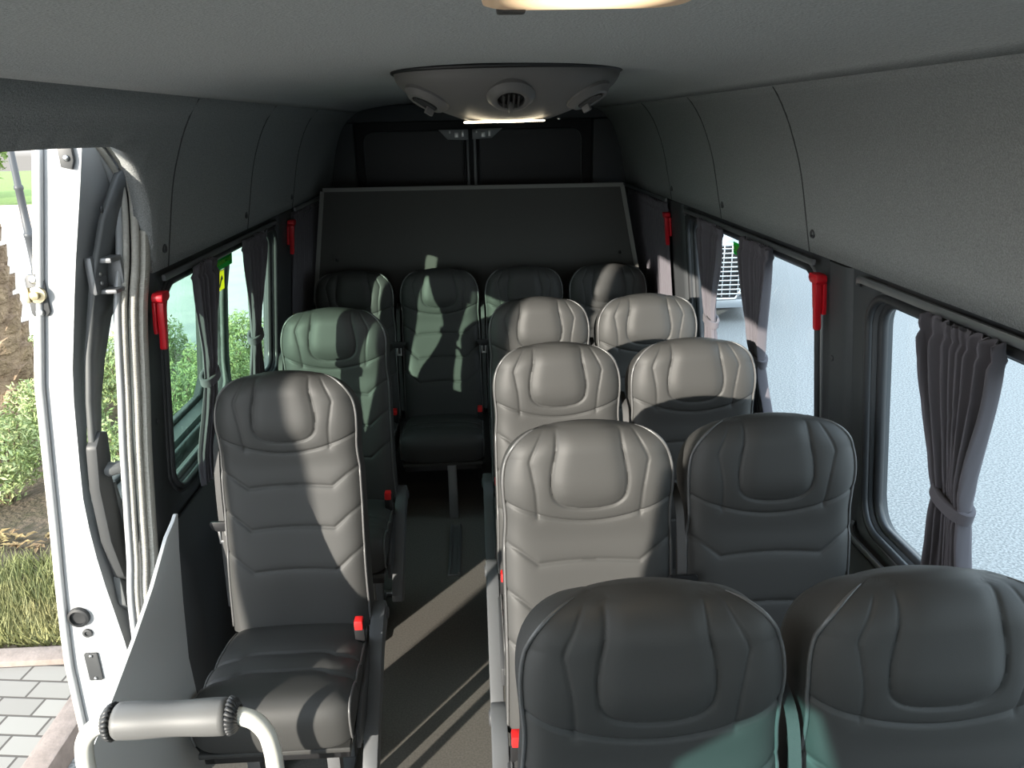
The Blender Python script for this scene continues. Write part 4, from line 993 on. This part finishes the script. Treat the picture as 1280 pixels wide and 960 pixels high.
mesh('grille_surround', tube([(x, -.05, z) for x, z in densify([(-.58, .31), (.58, .31), (.72, .55), (.66, .98), (-.66, .98), (-.72, .55)], .2)], .022, 8, True), M['chrome'], g)
mesh('number_plate', box(-.26, .26, -.10, -.078, .62, .73, .006), M['stwhite'], r, angle=40)
for s in (-1, 1):
    mesh('headlight', moved(box(-.085, .085, -.03, .14, -.06, .06, .03, 3), (s * .82, .06, .90)), M['chrome'], r, angle=40)
    mesh('fog_lamp', moved(face_y(lathe([(.07, 0), (.07, .03), (.05, .04), (.001, .03)], 16)), (s * .78, .05, .45)), M['black'], r, angle=40)
    for y in (.95, 3.85):
        w = xf(lathe([(.20, -.10), (.33, -.11), (.355, -.08), (.355, .08), (.33, .11), (.20, .10), (.19, .06), (.05, .07), (.001, .07)], 28), Matrix.Translation((s * .86, y, .355)) @ Matrix.Rotation(s * PI / 2, 4, 'Y'))
        mesh('wheel', w, M['rubber'], r, angle=40)
mesh('bumper', prism([(-.92, .06), (-.80, -.05), (.80, -.05), (.92, .06), (.92, .25), (-.92, .25)], .11, 'z', .02), M['carpaint'], r, angle=40).location = (0, 0, .19)

# ---------------------------------------------------------------- light, sky, camera
AZ, EL = math.radians(37.5), math.radians(12.7)
sd = Vector((math.sin(AZ) * math.cos(EL), math.cos(AZ) * math.cos(EL), -math.sin(EL)))
L = bpy.data.lights.new('sun', 'SUN'); L.energy = 12.0; L.angle = math.radians(.53); L.color = (1, .93, .82)
o = link(bpy.data.objects.new('sun', L)); o.rotation_euler = sd.to_track_quat('-Z', 'Y').to_euler()
w = bpy.data.worlds.new('sky'); S.world = w; w.use_nodes = True; nt = w.node_tree
tc = nt.nodes.new('ShaderNodeTexCoord'); sx = nt.nodes.new('ShaderNodeSeparateXYZ'); rp = nt.nodes.new('ShaderNodeValToRGB')
mr = nt.nodes.new('ShaderNodeMapRange'); mr.inputs['From Min'].default_value = -1; mr.inputs['From Max'].default_value = 1
E_ = rp.color_ramp.elements; E_[0].position = .49; E_[0].color = (.16, .155, .145, 1); E_[1].position = 1.0; E_[1].color = (.70, .82, .97, 1)
e = E_.new(.505); e.color = (.95, .97, .98, 1); e = E_.new(.62); e.color = (.84, .91, .97, 1)
bg = nt.nodes['Background']; nt.links.new(tc.outputs['Generated'], sx.inputs[0]); nt.links.new(sx.outputs['Z'], mr.inputs['Value']); nt.links.new(mr.outputs['Result'], rp.inputs['Fac'])
nt.links.new(rp.outputs['Color'], bg.inputs['Color']); bg.inputs['Strength'].default_value = 4.4
L = bpy.data.lights.new('dome_lamp_light', 'AREA'); L.shape = 'RECTANGLE'; L.size = .2; L.size_y = .14; L.energy = 1.4; L.color = (1, .80, .55)
o = link(bpy.data.objects.new('dome_lamp_light', L)); o.location = (.118, .80, 1.978)
L = bpy.data.lights.new('duct_light', 'AREA'); L.shape = 'RECTANGLE'; L.size = .2; L.size_y = .02; L.energy = .5; L.color = (1, .88, .68)
o = link(bpy.data.objects.new('duct_light', L)); o.location = (.09, 2.17, 1.872)

cam = bpy.data.cameras.new('camera'); co = link(bpy.data.objects.new('camera', cam))
cam.sensor_width = 36; cam.lens = 36 * 964.61 / 1280; cam.clip_start = .02; cam.clip_end = 300
p, yw, rl = .325628, .0433595, .0209944
f = Vector((math.sin(yw) * math.cos(p), math.cos(yw) * math.cos(p), -math.sin(p))); rt = Vector((math.cos(yw), -math.sin(yw), 0)); dn = f.cross(rt)
r2 = rt * math.cos(rl) + dn * math.sin(rl); d2 = -rt * math.sin(rl) + dn * math.cos(rl)
co.matrix_world = Matrix(((r2.x, -d2.x, -f.x, 0), (r2.y, -d2.y, -f.y, 0), (r2.z, -d2.z, -f.z, 1.88), (0, 0, 0, 1)))
S.camera = co
S.view_settings.view_transform = 'Standard'; S.view_settings.look = 'None'; S.view_settings.gamma = 1; S.view_settings.use_curve_mapping = False
S.view_settings.exposure = 0.0
S.cycles.use_denoising = True; S.cycles.max_bounces = 10; S.cycles.transparent_max_bounces = 16; S.cycles.sample_clamp_indirect = 6; S.cycles.caustics_reflective = False
